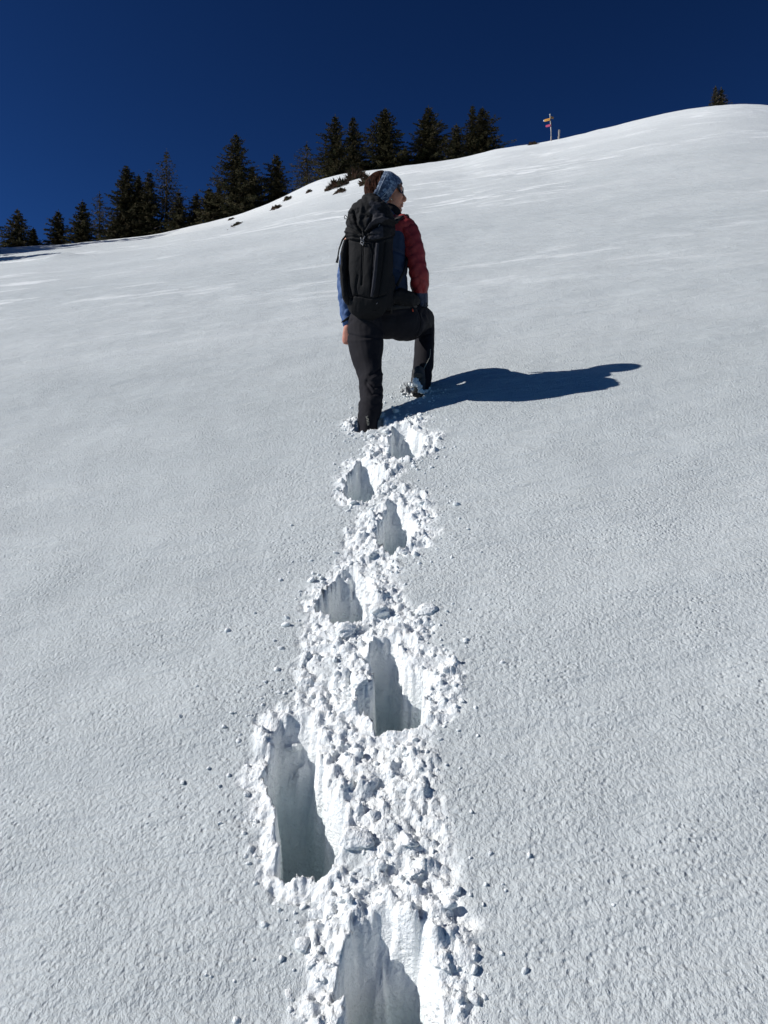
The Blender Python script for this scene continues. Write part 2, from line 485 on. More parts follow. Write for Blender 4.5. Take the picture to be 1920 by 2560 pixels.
def crown_mesh(h, w, seed, kind, base=0.0):
    """boughs of a spruce: each bough carries hanging sprays of needles"""
    g = np.random.default_rng(seed)
    V = []; MI = []
    density = {'dense': 1.7, 'open': 0.85, 'ragged': 1.35, 'slim': 1.2}[kind]
    levels = int(np.clip(h * 5.2, 18, 52) * (0.75 if kind == 'open' else 1))
    lean = g.uniform(0, 2 * math.pi)
    for i in range(levels):
        t = (i + g.uniform(-0.3, 0.3)) / levels
        t = min(max(t, 0.005), 0.995)
        zc = h * (base + (1 - base) * t)
        prof = (1 - t) ** (0.80 if kind != 'slim' else 0.62)
        if kind == 'dense': prof = min(prof * 1.12, 0.82 + 0.18 * (1 - t))
        if kind == 'open': prof = prof * (0.75 + 0.4 * g.random())
        nb = int((7 if kind != 'open' else 5) * (0.6 + 0.8 * (1 - t)) + 1)
        a0 = g.uniform(0, 2 * math.pi)
        for b in range(nb):
            a = a0 + 2 * math.pi * b / nb + g.uniform(-0.4, 0.4)
            Lb = w * prof * g.uniform(0.55, 1.12) * (1 + 0.15 * math.cos(a - lean))
            if g.random() < 0.10: Lb *= 1.28
            if g.random() < 0.08 and kind != 'dense': continue
            Lb = max(Lb, 0.10)
            droop = g.uniform(0.10, 0.42) * (1 - 0.8 * t) - 0.30 * t
            tip_up = g.uniform(0.05, 0.30)
            n = max(4, int(Lb * 13 * density))
            s = (np.arange(n) + g.random(n)) / n
            s = s ** 0.8
            r = Lb * s
            zz = zc - droop * r + tip_up * Lb * np.maximum(s - 0.55, 0) ** 1.5 - 0.02
            side = g.normal(0, 0.11, n) * Lb * (1.15 - s)
            ca, sa = math.cos(a), math.sin(a)
            cx = r * ca - side * sa; cy = r * sa + side * ca
            # sprays
            k = 3 if kind != 'open' else 2
            for q in range(k):
                ln = g.uniform(0.10, 0.27, n) * (0.55 + 0.45 * min(1, w / 1.6)) * (1.1 - 0.4 * s)
                wd = ln * g.uniform(0.22, 0.42, n)
                aa = a + g.normal(0, 0.85, n)
                dz = -g.uniform(0.1, 1.1, n) * (0.9 if kind != 'slim' else 0.7)
                dx, dy = np.cos(aa), np.sin(aa)
                nrm = np.sqrt(1 + dz * dz)
                d = np.stack([dx / nrm, dy / nrm, dz / nrm], -1)
                o = np.stack([cx, cy, zz + g.normal(0, 0.03, n)], -1)
                sd_ = np.stack([-dy, dx, g.normal(0, 0.5, n)], -1); sd_ /= np.linalg.norm(sd_, axis=1)[:, None]
                p0 = o - d * ln[:, None] * 0.2
                p1 = o + d * ln[:, None] * 0.35 + sd_ * wd[:, None]
                p2 = o + d * ln[:, None]
                p3 = o + d * ln[:, None] * 0.35 - sd_ * wd[:, None] * 0.8
                V.append(np.stack([p0, p1, p2, p3], 1).reshape(-1, 3))
                MI.append((g.random(n) < 0.32).astype(int))
    # leader
    n = 14
    zt = h * (0.9 + 0.115 * np.arange(n) / n)
    a = g.uniform(0, 6.28, n)
    o = np.stack([np.zeros(n), np.zeros(n), zt], -1)
    d = np.stack([np.cos(a) * 0.05, np.sin(a) * 0.05, np.full(n, 0.14)], -1) * 0.8
    sd_ = np.stack([-np.sin(a), np.cos(a), np.zeros(n)], -1) * 0.035
    V.append(np.stack([o, o + d * 0.5 + sd_, o + d, o + d * 0.5 - sd_], 1).reshape(-1, 3)); MI.append(np.zeros(n, int))
    V = np.concatenate(V); MI = np.concatenate(MI)
    return V, MI

def boughs_mesh(h, w, seed, kind, n=46):
    g = np.random.default_rng(seed + 1); v = []; f = []
    for i in range(n):
        t = g.uniform(0.06, 0.93); a = g.uniform(0, 6.28); L = w * (1 - t) ** 0.8 * g.uniform(0.7, 1.15); r0 = 0.022 + 0.03 * (1 - t)
        dr = g.uniform(0.05, 0.35) * (1 - t)
        ca, sa = math.cos(a), math.sin(a)
        pts = [(0, 0, h * t), (ca * L * 0.55, sa * L * 0.55, h * t - dr * L * 0.5), (ca * L, sa * L, h * t - dr * L * 0.75)]
        b = len(v)
        for k, p in enumerate(pts):
            rr = r0 * (1, 0.55, 0.15)[k]
            for j in range(3):
                q = 2 * math.pi * j / 3
                v.append((p[0] - sa * math.cos(q) * rr, p[1] + ca * math.cos(q) * rr, p[2] + math.sin(q) * rr))
        for k in range(2):
            for j in range(3):
                f += [b + k * 3 + j, b + k * 3 + (j + 1) % 3, b + (k + 1) * 3 + (j + 1) % 3, b + (k + 1) * 3 + j]
    return v, f

def spruce(x, y, h, w, seed, kind, label, group='spruces along the crest', base=0.03, bury=0.15):
    z = ground(x, y) - bury
    t = empty('spruce_tree', (x, y, z), 0)
    tag(t, label, 'tree', group)
    v, f = trunk_mesh(h * 0.97, 0.035 * h ** 0.9 * 0.55 + 0.03, seed)
    mesh_np('trunk', v, f, 4, [M['bark']], t)
    v, f = boughs_mesh(h, w, seed, kind)
    mesh_np('boughs', v, f, 4, [M['bark']], t)['kind'] = 'stuff'
    V, MI = crown_mesh(h, w, seed, kind, base)
    o = mesh_np('crown', V, np.arange(len(V)), 4, [M['needles'], M['needles_light']], t, smooth=False, mat_idx=MI)
    return t

def tree_px(px, py_tip, hw, Y, kind, label, seed, base=0.03):
    x = (px - 960) / F * Y; z0 = ground(x, Y) - 0.15
    ztip = CZ + (1280 - py_tip) / F * Y
    return spruce(x, Y, (ztip - z0) * 0.985, (2.0 if kind == 'open' else 1.35 if px < 300 else 1.7) * hw / F * Y, seed, kind, label, base=base)

TREES = [
    (44, 522, 46, 70, 'ragged', 'broad low spruce standing alone at the far left end of the row'),
    (84, 570, 22, 71, 'ragged', 'short side spruce leaning out of the right foot of the leftmost spruce'),
    (146, 525, 30, 72, 'dense', 'small pointed spruce standing alone, next to the leftmost spruce'),
    (207, 499, 33, 71, 'dense', 'bushy little spruce at the left foot of the tall dark clump'),
    (249, 479, 32, 76, 'open', 'thin see-through spruce just left of the tall dark clump'),
    (290, 545, 26, 70, 'dense', 'knee of low dark spruce filling the left foot of the tall clump'),
    (316, 409, 45, 73, 'dense', 'tall dense dark spruce that tops the left clump'),
    (346, 434, 34, 75, 'dense', 'dense spruce tucked against the right shoulder of the tall dark one in the left clump'),
    (373, 424, 32, 72, 'ragged', 'narrow spruce between the dense dark one and the tall sparse one'),
    (416, 371, 46, 74, 'open', 'tall sparse spruce with long bare-looking boughs at the right of the left clump'),
    (447, 476, 26, 71, 'ragged', 'short bushy spruce at the right foot of the tall sparse spruce'),
    (492, 480, 24, 72, 'ragged', 'small spruce at the left of the low middle group, after the gap'),
    (523, 468, 28, 70, 'dense', 'low bushy spruce in the middle group beside the big broad one'),
    (548, 464, 26, 74, 'ragged', 'spruce with drooping tip at the left foot of the big broad one'),
    (591, 331, 60, 70, 'ragged', 'big broad spruce, the largest of the middle of the row'),
    (630, 413, 36, 72, 'ragged', 'half-height spruce merged into the right side of the big broad one'),
    (692, 383, 40, 71, 'ragged', 'medium ragged spruce right of the big broad one, above the bare bushes'),
    (767, 354, 38, 74, 'open', 'see-through spruce with drooping boughs left of the hiker'),
    (838, 286, 44, 70, 'ragged', 'tall pointed spruce, left of the pair behind the bare patch'),
    (882, 290, 38, 74, 'ragged', 'tall thinner spruce, right of the pair behind the bare patch'),
    (915, 400, 22, 72, 'ragged', 'short spruce in the gap left of the dense cone-shaped one'),
    (962, 268, 46, 71, 'dense', 'dense cone-shaped spruce directly above the hiker'),
    (1013, 369, 22, 73, 'ragged', 'smallest spruce in the gap right of the cone-shaped one'),
    (1045, 400, 20, 71, 'dense', 'low spruce thicket at the left foot of the wide dark one'),
    (1071, 264, 44, 72, 'dense', 'wide dark spruce between the two gaps right of the hiker'),
    (1141, 309, 34, 77, 'ragged', 'greyish medium spruce left of the twin tops'),
    (1182, 262, 22, 72, 'slim', 'slim left one of the twin-topped spruces ending the row'),
    (1206, 267, 42, 73, 'ragged', 'wider right one of the twin-topped spruces ending the row'),
    (1789, 216, 13, 66, 'open', 'tiny thin spruce, left one of the two on the hilltop'),
    (1803, 219, 14, 66, 'open', 'tiny thin spruce, right one of the two on the hilltop'),
]
for i, (px, py, hw, Y, kind, lab) in enumerate(TREES):
    tree_px(px, py, hw, Y, kind, lab, 100 + i * 7)
# the trees beyond the left edge whose shade lies along the crest
SIDE = []
_names = ['nearest, no taller than a bush', 'second nearest, bushy and low', 'third from the near end, ragged', 'fourth from the near end, dense', 'fifth from the near end, ragged', 'sixth from the near end, dense',
          'seventh from the near end, wide', 'eighth from the near end, ragged', 'ninth from the near end, dense', 'tenth from the near end, tall', 'second farthest, very tall', 'farthest and tallest of all']
for _i, _y in enumerate((21.5, 24.0, 26.5, 29.0, 32.0, 35.0, 38.0, 41.5, 45.0, 48.5, 52.5, 57.0)):
    h_ = float(np.interp(_y, [20, 27, 35, 45, 60], [3.2, 6.6, 11.5, 16.0, 21.0]))
    SIDE.append((-0.52 * _y - 0.43 * h_ - (0.4 if _i % 2 else 0), _y - 0.8, h_ * (1.0 if _i % 2 else 0.92), 0.36 * h_, ('dense', 'ragged')[_i % 2], 'spruce beyond the left edge of the view, ' + _names[_i]))
for i, (x, y, h, w, kind, lab) in enumerate(SIDE):
    spruce(x, y, h, w, 900 + i, kind, lab, 'spruces past the left edge')

# ------------------------------------------------------------ dead brush and earth patches along the crest
M['brush'] = plain('brush', (0.085, 0.040, 0.024), (0.030, 0.022, 0.012), rough=0.95, scale=3.5)
M['brush_green'] = plain('brush_green', (0.030, 0.040, 0.014), (0.055, 0.040, 0.02), rough=0.9, scale=5)
M['earth'] = plain('earth', (0.055, 0.032, 0.020), (0.022, 0.015, 0.010), rough=1.0, scale=4, bump=0.6, bdist=0.03)

def brush(px, py, wpx, hpx, label, seed, lift=0.0):
    g = np.random.default_rng(seed)
    x, y = surf(px, py)
    y = min(y, 58); x = (px - 960) / F * y
    W = wpx / F * y / 2; Hh = hpx / F * y
    t = empty('dead_shrub', (x, y, ground(x, y) - 0.03))
    tag(t, label, 'shrub', 'bare brush patches along the crest')
    def gz_(X, Y): return base_height(x + X, y + Y) - t.location.z
    # earth clumps
    v = []; f = []
    nc = max(4, int(W * 9))
    for k in range(nc):
        cx = g.uniform(-W, W) * 0.85; cy = g.normal(0, 0.35) * min(1, W)
        rx, rz = g.uniform(0.08, 0.26) * min(1, W * 1.4 + 0.1), g.uniform(0.06, 0.16) * min(1, W * 1.4 + 0.1)
        z0 = float(gz_(np.array([cx]), np.array([cy]))[0])
        b = len(v)
        for i in range(4):
            for j in range(7):
                th = i / 3 * math.pi / 2; ph = j / 7 * 2 * math.pi
                q = g.uniform(0.75, 1.2)
                v.append((cx + rx * math.cos(th) * math.cos(ph) * q, cy + rx * math.cos(th) * math.sin(ph) * q, z0 - 0.03 + rz * math.sin(th) * q))
        for i in range(3):
            for j in range(7):
                f += [b + i * 7 + j, b + i * 7 + (j + 1) % 7, b + (i + 1) * 7 + (j + 1) % 7, b + (i + 1) * 7 + j]
    mesh_np('earth_clumps', v, f, 4, [M['earth']], t, smooth=False)['kind'] = 'stuff'
    n = max(160, int(W * 1300))
    cx = g.uniform(-W, W, n); cy = g.normal(0, 0.32, n)
    cz = gz_(cx, cy)
    env = np.clip(1 - (cx / W) ** 2, 0.15, 1)
    ln = g.uniform(0.3, 1.1, n) * min(Hh, 0.6) * env
    a = g.uniform(0, 6.28, n); up = g.uniform(0.15, 1.1, n)
    d = np.stack([np.cos(a), np.sin(a), up], -1); d /= np.linalg.norm(d, axis=1)[:, None]
    sd_ = np.stack([-np.sin(a), np.cos(a), g.normal(0, 0.4, n)], -1)
    wd = g.uniform(0.012, 0.05, n)[:, None]
    o = np.stack([cx, cy, cz + g.uniform(0, 0.6, n) * Hh * env * 0.7], -1)
    V = np.stack([o, o + d * ln[:, None] * 0.5 + sd_ * wd, o + d * ln[:, None], o + d * ln[:, None] * 0.5 - sd_ * wd], 1).reshape(-1, 3)
    mesh_np('twigs', V, np.arange(len(V)), 4, [M['brush'], M['brush_green']], t, smooth=False, mat_idx=(g.random(n) < 0.25).astype(int))['kind'] = 'stuff'
    return t
for i, a in enumerate((
        (842, 468, 60, 20, 'brown dead shrub patch breaking through the snow left of the hiker\'s head'),
        (888, 449, 58, 26, 'largest reddish brown shrub patch right behind the hiker\'s hair'),
        (915, 462, 30, 26, 'dark green and brown shrub tuft touching the hiker\'s hair'),
        (850, 481, 30, 10, 'low dark tuft on the snow just under the brown patch left of the hiker'),
        (773, 481, 14, 8, 'small brown tuft on the crest below the see-through spruce'),
        (718, 500, 16, 11, 'small bush on the crest below the medium ragged spruce'),
        (690, 521, 24, 9, 'dark little bush lying on the snow below the medium ragged spruce'),
        (592, 562, 12, 6, 'tiny dark tuft alone on the snow below the big broad spruce'),
        (578, 549, 10, 5, 'tiny tuft at the snow edge right under the big broad spruce'),
        (1332, 362, 20, 8, 'small brown heap poking out of the crest left of the signpost'),
        )):
    brush(a[0], a[1], a[2], a[3], a[4], 300 + i)

# ------------------------------------------------------------ signpost and wooden post on the crest
M['galv'] = plain('galvanised_pole', (0.42, 0.40, 0.38), (0.30, 0.28, 0.26), rough=0.5, scale=20, metallic=0.3)
M['wood_post'] = plain('weathered_wood', (0.42, 0.38, 0.35), (0.24, 0.21, 0.19), rough=0.9, scale=6, bump=0.5, stretch=(4, 4, 0.4), bdist=0.01)
M['sign_yellow'] = plain('sign_yellow', (0.66, 0.29, 0.012), (0.58, 0.25, 0.012), rough=0.45, scale=6)
M['sign_brown'] = plain('sign_yellow_shaded', (0.30, 0.16, 0.04), (0.24, 0.12, 0.03), rough=0.6, scale=6)  # sign yellow darkened, its shade painted into the colour
M['sign_tip'] = plain('sign_white', (0.8, 0.8, 0.78), (0.76, 0.76, 0.74), rough=0.5)
M['sign_pink'] = plain('sign_pink', (0.48, 0.03, 0.12), (0.42, 0.025, 0.10), rough=0.5)
M['ink'] = plain('black_print', (0.015, 0.015, 0.015), (0.02, 0.02, 0.02), rough=0.6)

def tube_bm(bm, pts, rad, sides=8, caps=True, flat=None):
    """closed tube through points; rad number or list; flat=(a,b) elliptical factors"""
    pts = [Vector(p) for p in pts]
    n = len(pts)
    rad = [rad] * n if not hasattr(rad, '__len__') else rad
    rings = []
    prev = None
    for i, p in enumerate(pts):
        t = (pts[min(i + 1, n - 1)] - pts[max(i - 1, 0)]).normalized()
        if prev is None:
            ref = Vector((0, 0, 1)) if abs(t.z) < 0.9 else Vector((0, 1, 0))
            sdv = t.cross(ref).normalized()
        else:
            sdv = (prev - t * prev.dot(t)).normalized()
        prev = sdv
        upv = t.cross(sdv)
        r = rad[i]; fa, fb = flat if flat else (1, 1)
        rings.append([bm.verts.new(p + sdv * math.cos(2 * math.pi * j / sides) * r * fa + upv * math.sin(2 * math.pi * j / sides) * r * fb) for j in range(sides)])
    for i in range(n - 1):
        for j in range(sides):
            bm.faces.new((rings[i][j], rings[i][(j + 1) % sides], rings[i + 1][(j + 1) % sides], rings[i + 1][j]))
    if caps:
        bm.faces.new(rings[0][::-1]); bm.faces.new(rings[-1])

def arrow_board(length, height, thick, point, back=0.0):
    """board lying in XZ from x=0 to x=-length with a pointed or rounded end"""
    bm = bmesh.new()
    h = height / 2
    out = [(back, -h), (-length + point, -h), (-length, 0), (-length + point, h), (back, h)]
    if point <= 0:
        out = [(back, -h)] + [(-length + h + h * math.cos(a) * 1.0, h * math.sin(a)) for a in np.linspace(-math.pi / 2, -math.pi * 1.5, 9)] + [(back, h)]
    fr = [bm.verts.new((x, -thick / 2, z)) for x, z in out]; bk = [bm.verts.new((x, thick / 2, z)) for x, z in out]
    bm.faces.new(fr); bm.faces.new(bk[::-1])
    for i in range(len(out)):
        j = (i + 1) % len(out)
        bm.faces.new((fr[i], bk[i], bk[j], fr[j]))
    return bm
Ys = 58.0
sx, sxt = (1378 - 960) / F * Ys, (1375 - 960) / F * Ys
sz = ground(sx, Ys); stop = CZ + (1280 - 287) / F * Ys
sign = empty('signpost', (sx, Ys, sz - 0.1))
tag(sign, 'thin hiking signpost with yellow and pink arms standing on the snow crest', 'signpost')
hp = stop - sz + 0.1
bm = bmesh.new(); tube_bm(bm, [(0, 0, -0.3), (-0.005, 0, hp * 0.4), (sxt - sx, 0, hp)], 0.04, 10); obj_bm('pole', bm, M['galv'], sign)
bm = bmesh.new(); tube_bm(bm, [(0.0, 0, -0.2), (-0.004, 0, hp * 0.22)], 0.052, 10); obj_bm('pole_sleeve', bm, M['wood_post'], sign)
bm = bmesh.new(); tube_bm(bm, [(sxt - sx, 0, hp), (sxt - sx, 0, hp + 0.05)], [0.05, 0.04], 10); obj_bm('pole_cap', bm, M['sign_tip'], sign)
def pole_x(z): return (sxt - sx) * z / hp
def zof(py): return CZ + (1280 - py) / F * Ys - (sz - 0.1)
arm = obj_bm('sign_arm', arrow_board(0.54, 0.17, 0.02, 0.12), M['sign_yellow'], sign, smooth=False)
arm.location = (pole_x(zof(298)) - 0.03, -0.05, zof(299)); arm.rotation_euler = (0, R(2), R(-32)); arm['label'] = 'yellow arrow arm pointing left, lit by the sun'
tip = obj_bm('white_tip', arrow_board(0.075, 0.14, 0.006, 0.06), M['sign_tip'], arm, smooth=False); tip.location = (-0.455, -0.0135, 0)
for k, (xx, ww) in enumerate(((-0.10, 0.10), (-0.24, 0.09))):
    bm = bmesh.new(); bmesh.ops.create_cube(bm, size=1); bmesh.ops.scale(bm, vec=(ww, 0.004, 0.022), verts=bm.verts[:])
    q = obj_bm('print_line', bm, M['ink'], arm, smooth=False); q.location = (xx, -0.0125, 0.012 - 0.03 * k)
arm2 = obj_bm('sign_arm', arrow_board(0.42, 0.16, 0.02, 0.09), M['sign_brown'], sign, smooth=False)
arm2.location = (pole_x(zof(292)) + 0.03, 0.05, zof(292)); arm2.rotation_euler = (0, R(8), R(180 + 38)); arm2['label'] = 'arm pointing right, yellow with its shade painted in as brown'
arm3 = obj_bm('sign_arm', arrow_board(0.38, 0.16, 0.02, 0), M['sign_pink'], sign, smooth=False)
arm3.location = (pole_x(zof(314)) - 0.02, -0.05, zof(314)); arm3.rotation_euler = (0, R(4), R(-32)); arm3['label'] = 'round-ended pink arm pointing left'
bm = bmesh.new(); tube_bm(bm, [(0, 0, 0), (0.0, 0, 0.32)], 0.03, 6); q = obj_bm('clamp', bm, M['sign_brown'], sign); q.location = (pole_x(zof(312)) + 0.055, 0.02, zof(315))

px_ = (1397 - 960) / F * Ys
pz = ground(px_, Ys)
hh = CZ + (1280 - 325) / F * Ys - pz
post = empty('wooden_post', (px_, Ys, pz - 0.1)); tag(post, 'short grey weathered wooden post beside the signpost on the crest', 'post')
bm = bmesh.new()
for i in range(7):
    pass
tube_bm(bm, [(0, 0, -0.3), (0.0, 0, 0.3), (0.02, 0, hh * 0.6), (0.03, 0, hh + 0.06), (0.035, 0, hh + 0.1)], [0.075, 0.078, 0.07, 0.072, 0.06], 9)
obj_bm('post_shaft', bm, M['wood_post'], post, smooth=False)
bm = bmesh.new(); tube_bm(bm, [(-0.09, 0, 0), (-0.05, -0.02, 0)], 0.03, 6); q = obj_bm('staple', bm, M['ink'], post); q.location = (0, 0, hh * 0.55)

# ------------------------------------------------------------ loose snow: clods and crumbs
def clod_mesh(seed, sub=3, jag=0.35):
    g = np.random.default_rng(seed)
    bm = bmesh.new(); bmesh.ops.create_icosphere(bm, subdivisions=sub, radius=1)
    co = np.array([v.co[:] for v in bm.verts])
    # cut by random planes for broken faces
    for k in range(9):
        n = g.normal(size=3); n /= np.linalg.norm(n); dcut = g.uniform(0.45, 0.95)
        d = co @ n; over = np.maximum(d - dcut, 0); co -= over[:, None] * n * 0.9
    r = 1 + 0.17 * perlin(co[:, 0] * 2.2 + seed, co[:, 1] * 2.2 + co[:, 2] * 3.1, seed) + 0.12 * perlin(co[:, 0] * 6 + co[:, 2] * 4, co[:, 1] * 6 - co[:, 2] * 5, seed + 3)
    r = r + 0.06 * perlin(co[:, 0] * 13 + co[:, 2] * 9, co[:, 1] * 13 - co[:, 2] * 8, seed + 7) + 0.035 * perlin(co[:, 0] * 27 + co[:, 2] * 19, co[:, 1] * 27 - co[:, 2] * 18, seed + 9)
    co *= r[:, None]; co *= np.array([1, g.uniform(0.7, 1), g.uniform(0.6, 0.85)])
    for v, c in zip(bm.verts, co): v.co = c
    me = bpy.data.meshes.new('snow_clod'); bm.to_mesh(me); bm.free(); me.materials.append(M['broken_snow']); me.shade_smooth()
    return me
CL = [clod_mesh(500 + i, 4) for i in range(9)]
CS = [clod_mesh(600 + i, 2) for i in range(7)]
def clod(x, y, r, label, group=None, meshes=CL, sink=0.25, flat=1.0, zadd=0.0):
    o = bpy.data.objects.new('snow_clod', random.choice(meshes)); scene.collection.objects.link(o)
    o.location = (x, y, ground(x, y) + r * (0.62 - sink) + zadd)
    o.rotation_euler = (random.uniform(-0.5, 0.5), random.uniform(-0.5, 0.5), random.uniform(0, 6.28))
    o.scale = (r * random.uniform(0.9, 1.15), r * random.uniform(0.9, 1.1), r * flat)
    tag(o, label, 'snow clod', group)
    return o
BIG = [  # photo pixel, radius in photo pixels, what singles it out
    (1066, 1527, 25, 'big loose snow clod casting a dark shadow, right of the trail in its middle'),
    (868, 1580, 26, 'upright pointed snow chunk at the lower lip of the fourth footprint'),
    (955, 1526, 34, 'wide flat snow block between the left and right prints at mid trail'),
    (905, 1722, 22, 'rounded snow block left of the long narrow print'),
    (735, 1808, 20, 'snow block at the top left corner of the largest print'),
    (1020, 1890, 13, 'rounded clod on the crust right below the long narrow print'),
    (976, 1935, 13, 'pale ball of snow in the spoil right of the largest print, the upper one'),
    (930, 1957, 19, 'snow lump in the spoil closest to the sunlit wall of the largest print'),
    (1004, 1962, 18, 'snow lump at the right border of the spoil beside the largest print'),
    (940, 1994, 18, 'snow lump with a dark shadow right of the largest print, at its middle height'),
    (889, 2112, 40, 'largest snow block, right of the heel of the largest print'),
    (1016, 2102, 28, 'second largest snow block, at the right end of the spoil below the largest print'),
    (966, 2122, 24, 'snow block between the two largest blocks below the big print'),
    (1034, 2182, 24, 'long snow block slanting down, right of the trail above the nearest print'),
    (1080, 2158, 13, 'small clod at the outer right of the two largest blocks'),
    (795, 2270, 20, 'snow ridge chunk below the heel of the largest print'),
    (686, 2252, 10, 'lone clod on the crust left below the largest print'),
    (730, 2478, 18, 'clod with shadow left of the nearest print'),
    (1112, 2425, 24, 'tall slab of snow on the right rim of the nearest print, the lower one'),
    (1112, 2335, 20, 'slab of snow on the right rim of the nearest print, the upper one'),
    (787, 2405, 20, 'snow block on the left rim of the nearest print'),
    (742, 2525, 15, 'clod at the bottom edge left of the nearest print'),
    (954, 1205, 13, 'clod with long shadow between the upper two prints'),
    (1028, 1240, 17, 'rounded snow block at the top right of the third print'),
    (1056, 1262, 10, 'smaller clod right of the rounded block at the third print'),
    (930, 1388, 15, 'dark-shadowed block above the fourth print'),
    (917, 1364, 9, 'small pale clod on top of the block above the fourth print'),
    (990, 1030, 10, 'thin slab of snow turned up behind the boot, above the first print'),
    (843, 1226, 7, 'round clod left of the second print'),
    (934, 1142, 7, 'ring-like small clod above the second print'),
    (965, 1080, 11, 'pointed snow piece at the left lip of the first print'),
    (840, 1384, 7, 'lone clod left of the trail between third and fourth print'),
    (457, 1958, 8, 'angular clod farthest out on the left crust'),
    (521, 1924, 6, 'clod above and right of the angular one on the left crust'),
    (547, 1966, 6, 'clod midway between the angular one and the largest print'),
    (617, 1984, 10, 'double clod on the crust just left of the largest print'),
    (640, 2052, 8, 'clod near the left wall of the largest print, lower down'),
    (550, 2058, 6, 'clod at the level of the lower half of the largest print, on the left crust'),
    (367, 2059, 4, 'tiny leftmost clod on the smooth crust'),
    (451, 1792, 6, 'uppermost far-left clod on the crust'),
    (579, 1783, 7, 'clod at upper left of the largest print'),
    (559, 1819, 7, 'clod just under the one at upper left of the largest print'),
    (662, 1900, 7, 'clod hugging the left border of the largest print'),
    (1176, 2238, 8, 'lone clod on the right crust near the nearest print'),
    (1163, 1606, 6, 'lone clod on the right crust at the height of the long print'),
    (1171, 1323, 6, 'lone clod on the right crust near the third print'),
    (1155, 1753, 9, 'crumbly clod right of the long narrow print'),
    (686, 1602, 6, 'lone clod left of the trail at the height of the fifth print'),
]
for px, py, r, lab in BIG:
    x, y = surf(px, py)
    rr = r / F * y * (1.15 if r > 12 else 1.0)
    clod(x, y, rr, lab, meshes=CL, sink=0.3 if r > 12 else 0.3, zadd=-0.012 if r > 12 else 0, flat=0.8)

def near_trail(n, spread, seed):
    g = np.random.default_rng(seed); out = []
    while len(out) < n:
        k = g.integers(0, len(HOLES)); h, t, a, b, dpt, s_ = HOLES[k]
        q = g.uniform(-0.25, 1.25)
        cx = h[0] + (t[0] - h[0]) * q; cy = h[1] + (t[1] - h[1]) * q
        x = cx + g.normal(0.02, spread); y = cy + g.normal(0, spread * 0.6)
        bad = False
        for h2, t2, a2, b2, d2, s2 in HOLES:
            ax = t2[0] - h2[0]; ay = t2[1] - h2[1]; L2 = math.hypot(ax, ay)
            s = ((x - h2[0]) * ax + (y - h2[1]) * ay) / L2 ** 2
            nn = ((x - h2[0]) * ay - (y - h2[1]) * ax) / L2
            if -0.04 < s < 1.05 and -a2 * 1.02 < nn < b2 * 1.02: bad = True
        if math.hypot(x - LEFT_LEG[0], y - LEFT_LEG[1]) < 0.12: bad = True
        if y < 1.1 or bad: continue
        out.append((x, y))
    return out
for i, (x, y) in enumerate(near_trail(80, 0.10, 21)):
    r = 0.005 + 0.014 * random.random() ** 2
    side = 'left' if x < -0.03 else 'right'
    clod(x, y, r, 'small loose snow clod among the spoil on the %s side of the footprint trail' % side, 'small clods on the %s of the trail' % side, CS, 0.45)
def crumbs(pts, lo, hi, name, lab, seed):
    g = np.random.default_rng(seed)
    base = np.array([v.co[:] for v in CS[0].vertices])
    bm = bmesh.new(); bmesh.ops.create_icosphere(bm, subdivisions=1, radius=1)
    bm.verts.index_update()
    bv = np.array([v.co[:] for v in bm.verts]); bf = np.array([[v.index for v in f.verts] for f in bm.faces]); bm.free()
    pts = np.array(pts); n = len(pts)
    zz, _ = snow_height(pts[:, 0], pts[:, 1])
    r = lo + (hi - lo) * g.random(n) ** 3.2
    V = bv[None] * (1 + 0.3 * g.normal(size=(n, len(bv), 1)).clip(-1, 1)) * r[:, None, None] * g.uniform(0.6, 1.2, (n, 1, 3))
    V[:, :, 0] += pts[:, 0][:, None]; V[:, :, 1] += pts[:, 1][:, None]; V[:, :, 2] += (zz + r * 0.1)[:, None]
    Fc = (bf[None] + (np.arange(n) * len(bv))[:, None, None]).reshape(-1)
    o = mesh_np(name, V.reshape(-1, 3), Fc, 3, [M['broken_snow']])
    tag(o, lab, 'snow crumbs', kind='stuff')
crumbs(near_trail(1500, 0.085, 31) + near_trail(350, 0.2, 33), 0.0012, 0.009, 'snow_crumbs', 'crumbs of broken snow strewn along both sides of the footprints', 5)
g_ = np.random.default_rng(77)
pts_ = [(RIGHT_FOOT[0] + g_.normal(0, 0.10), RIGHT_FOOT[1] + g_.normal(0.03, 0.10)) for _ in range(160)] + \
       [(LEFT_LEG[0] + g_.normal(-0.02, 0.13), LEFT_LEG[1] + g_.normal(0.0, 0.12)) for _ in range(300)]
crumbs(pts_, 0.002, 0.010, 'snow_crumbs', 'crumbs of snow around the boots of the hiker', 6)

# ------------------------------------------------------------ the hiker
from mathutils.bvhtree import BVHTree
_P = P
def P(px, py, Y):
    # the hiker leans into the slope
    return _P(px, py, Y + float(np.interp(py, [430, 560, 800, 1064, 1200], [0.05, 0.09, 0.15, 0.0, 0.0])) * (1 if Y > 3 else 0))
M['skin'] = plain('skin', (0.56, 0.25, 0.155), (0.48, 0.20, 0.12), rough=0.5, scale=30, bump=0.15, bscale=160, bdist=0.001)
M['hand_skin'] = plain('hand_skin', (0.60, 0.27, 0.19), (0.52, 0.20, 0.14), rough=0.55, scale=40)
M['hair'] = plain('hair', (0.070, 0.021, 0.009), (0.009, 0.004, 0.003), rough=0.75, scale=70, bump=0.7, bscale=260, stretch=(1, 1, 0.16), bdist=0.002, spec=0.12)
M['navy'] = plain('navy_softshell', (0.014, 0.030, 0.072), (0.010, 0.022, 0.056), rough=0.75, scale=22, bump=0.5, bscale=26, bdist=0.006)
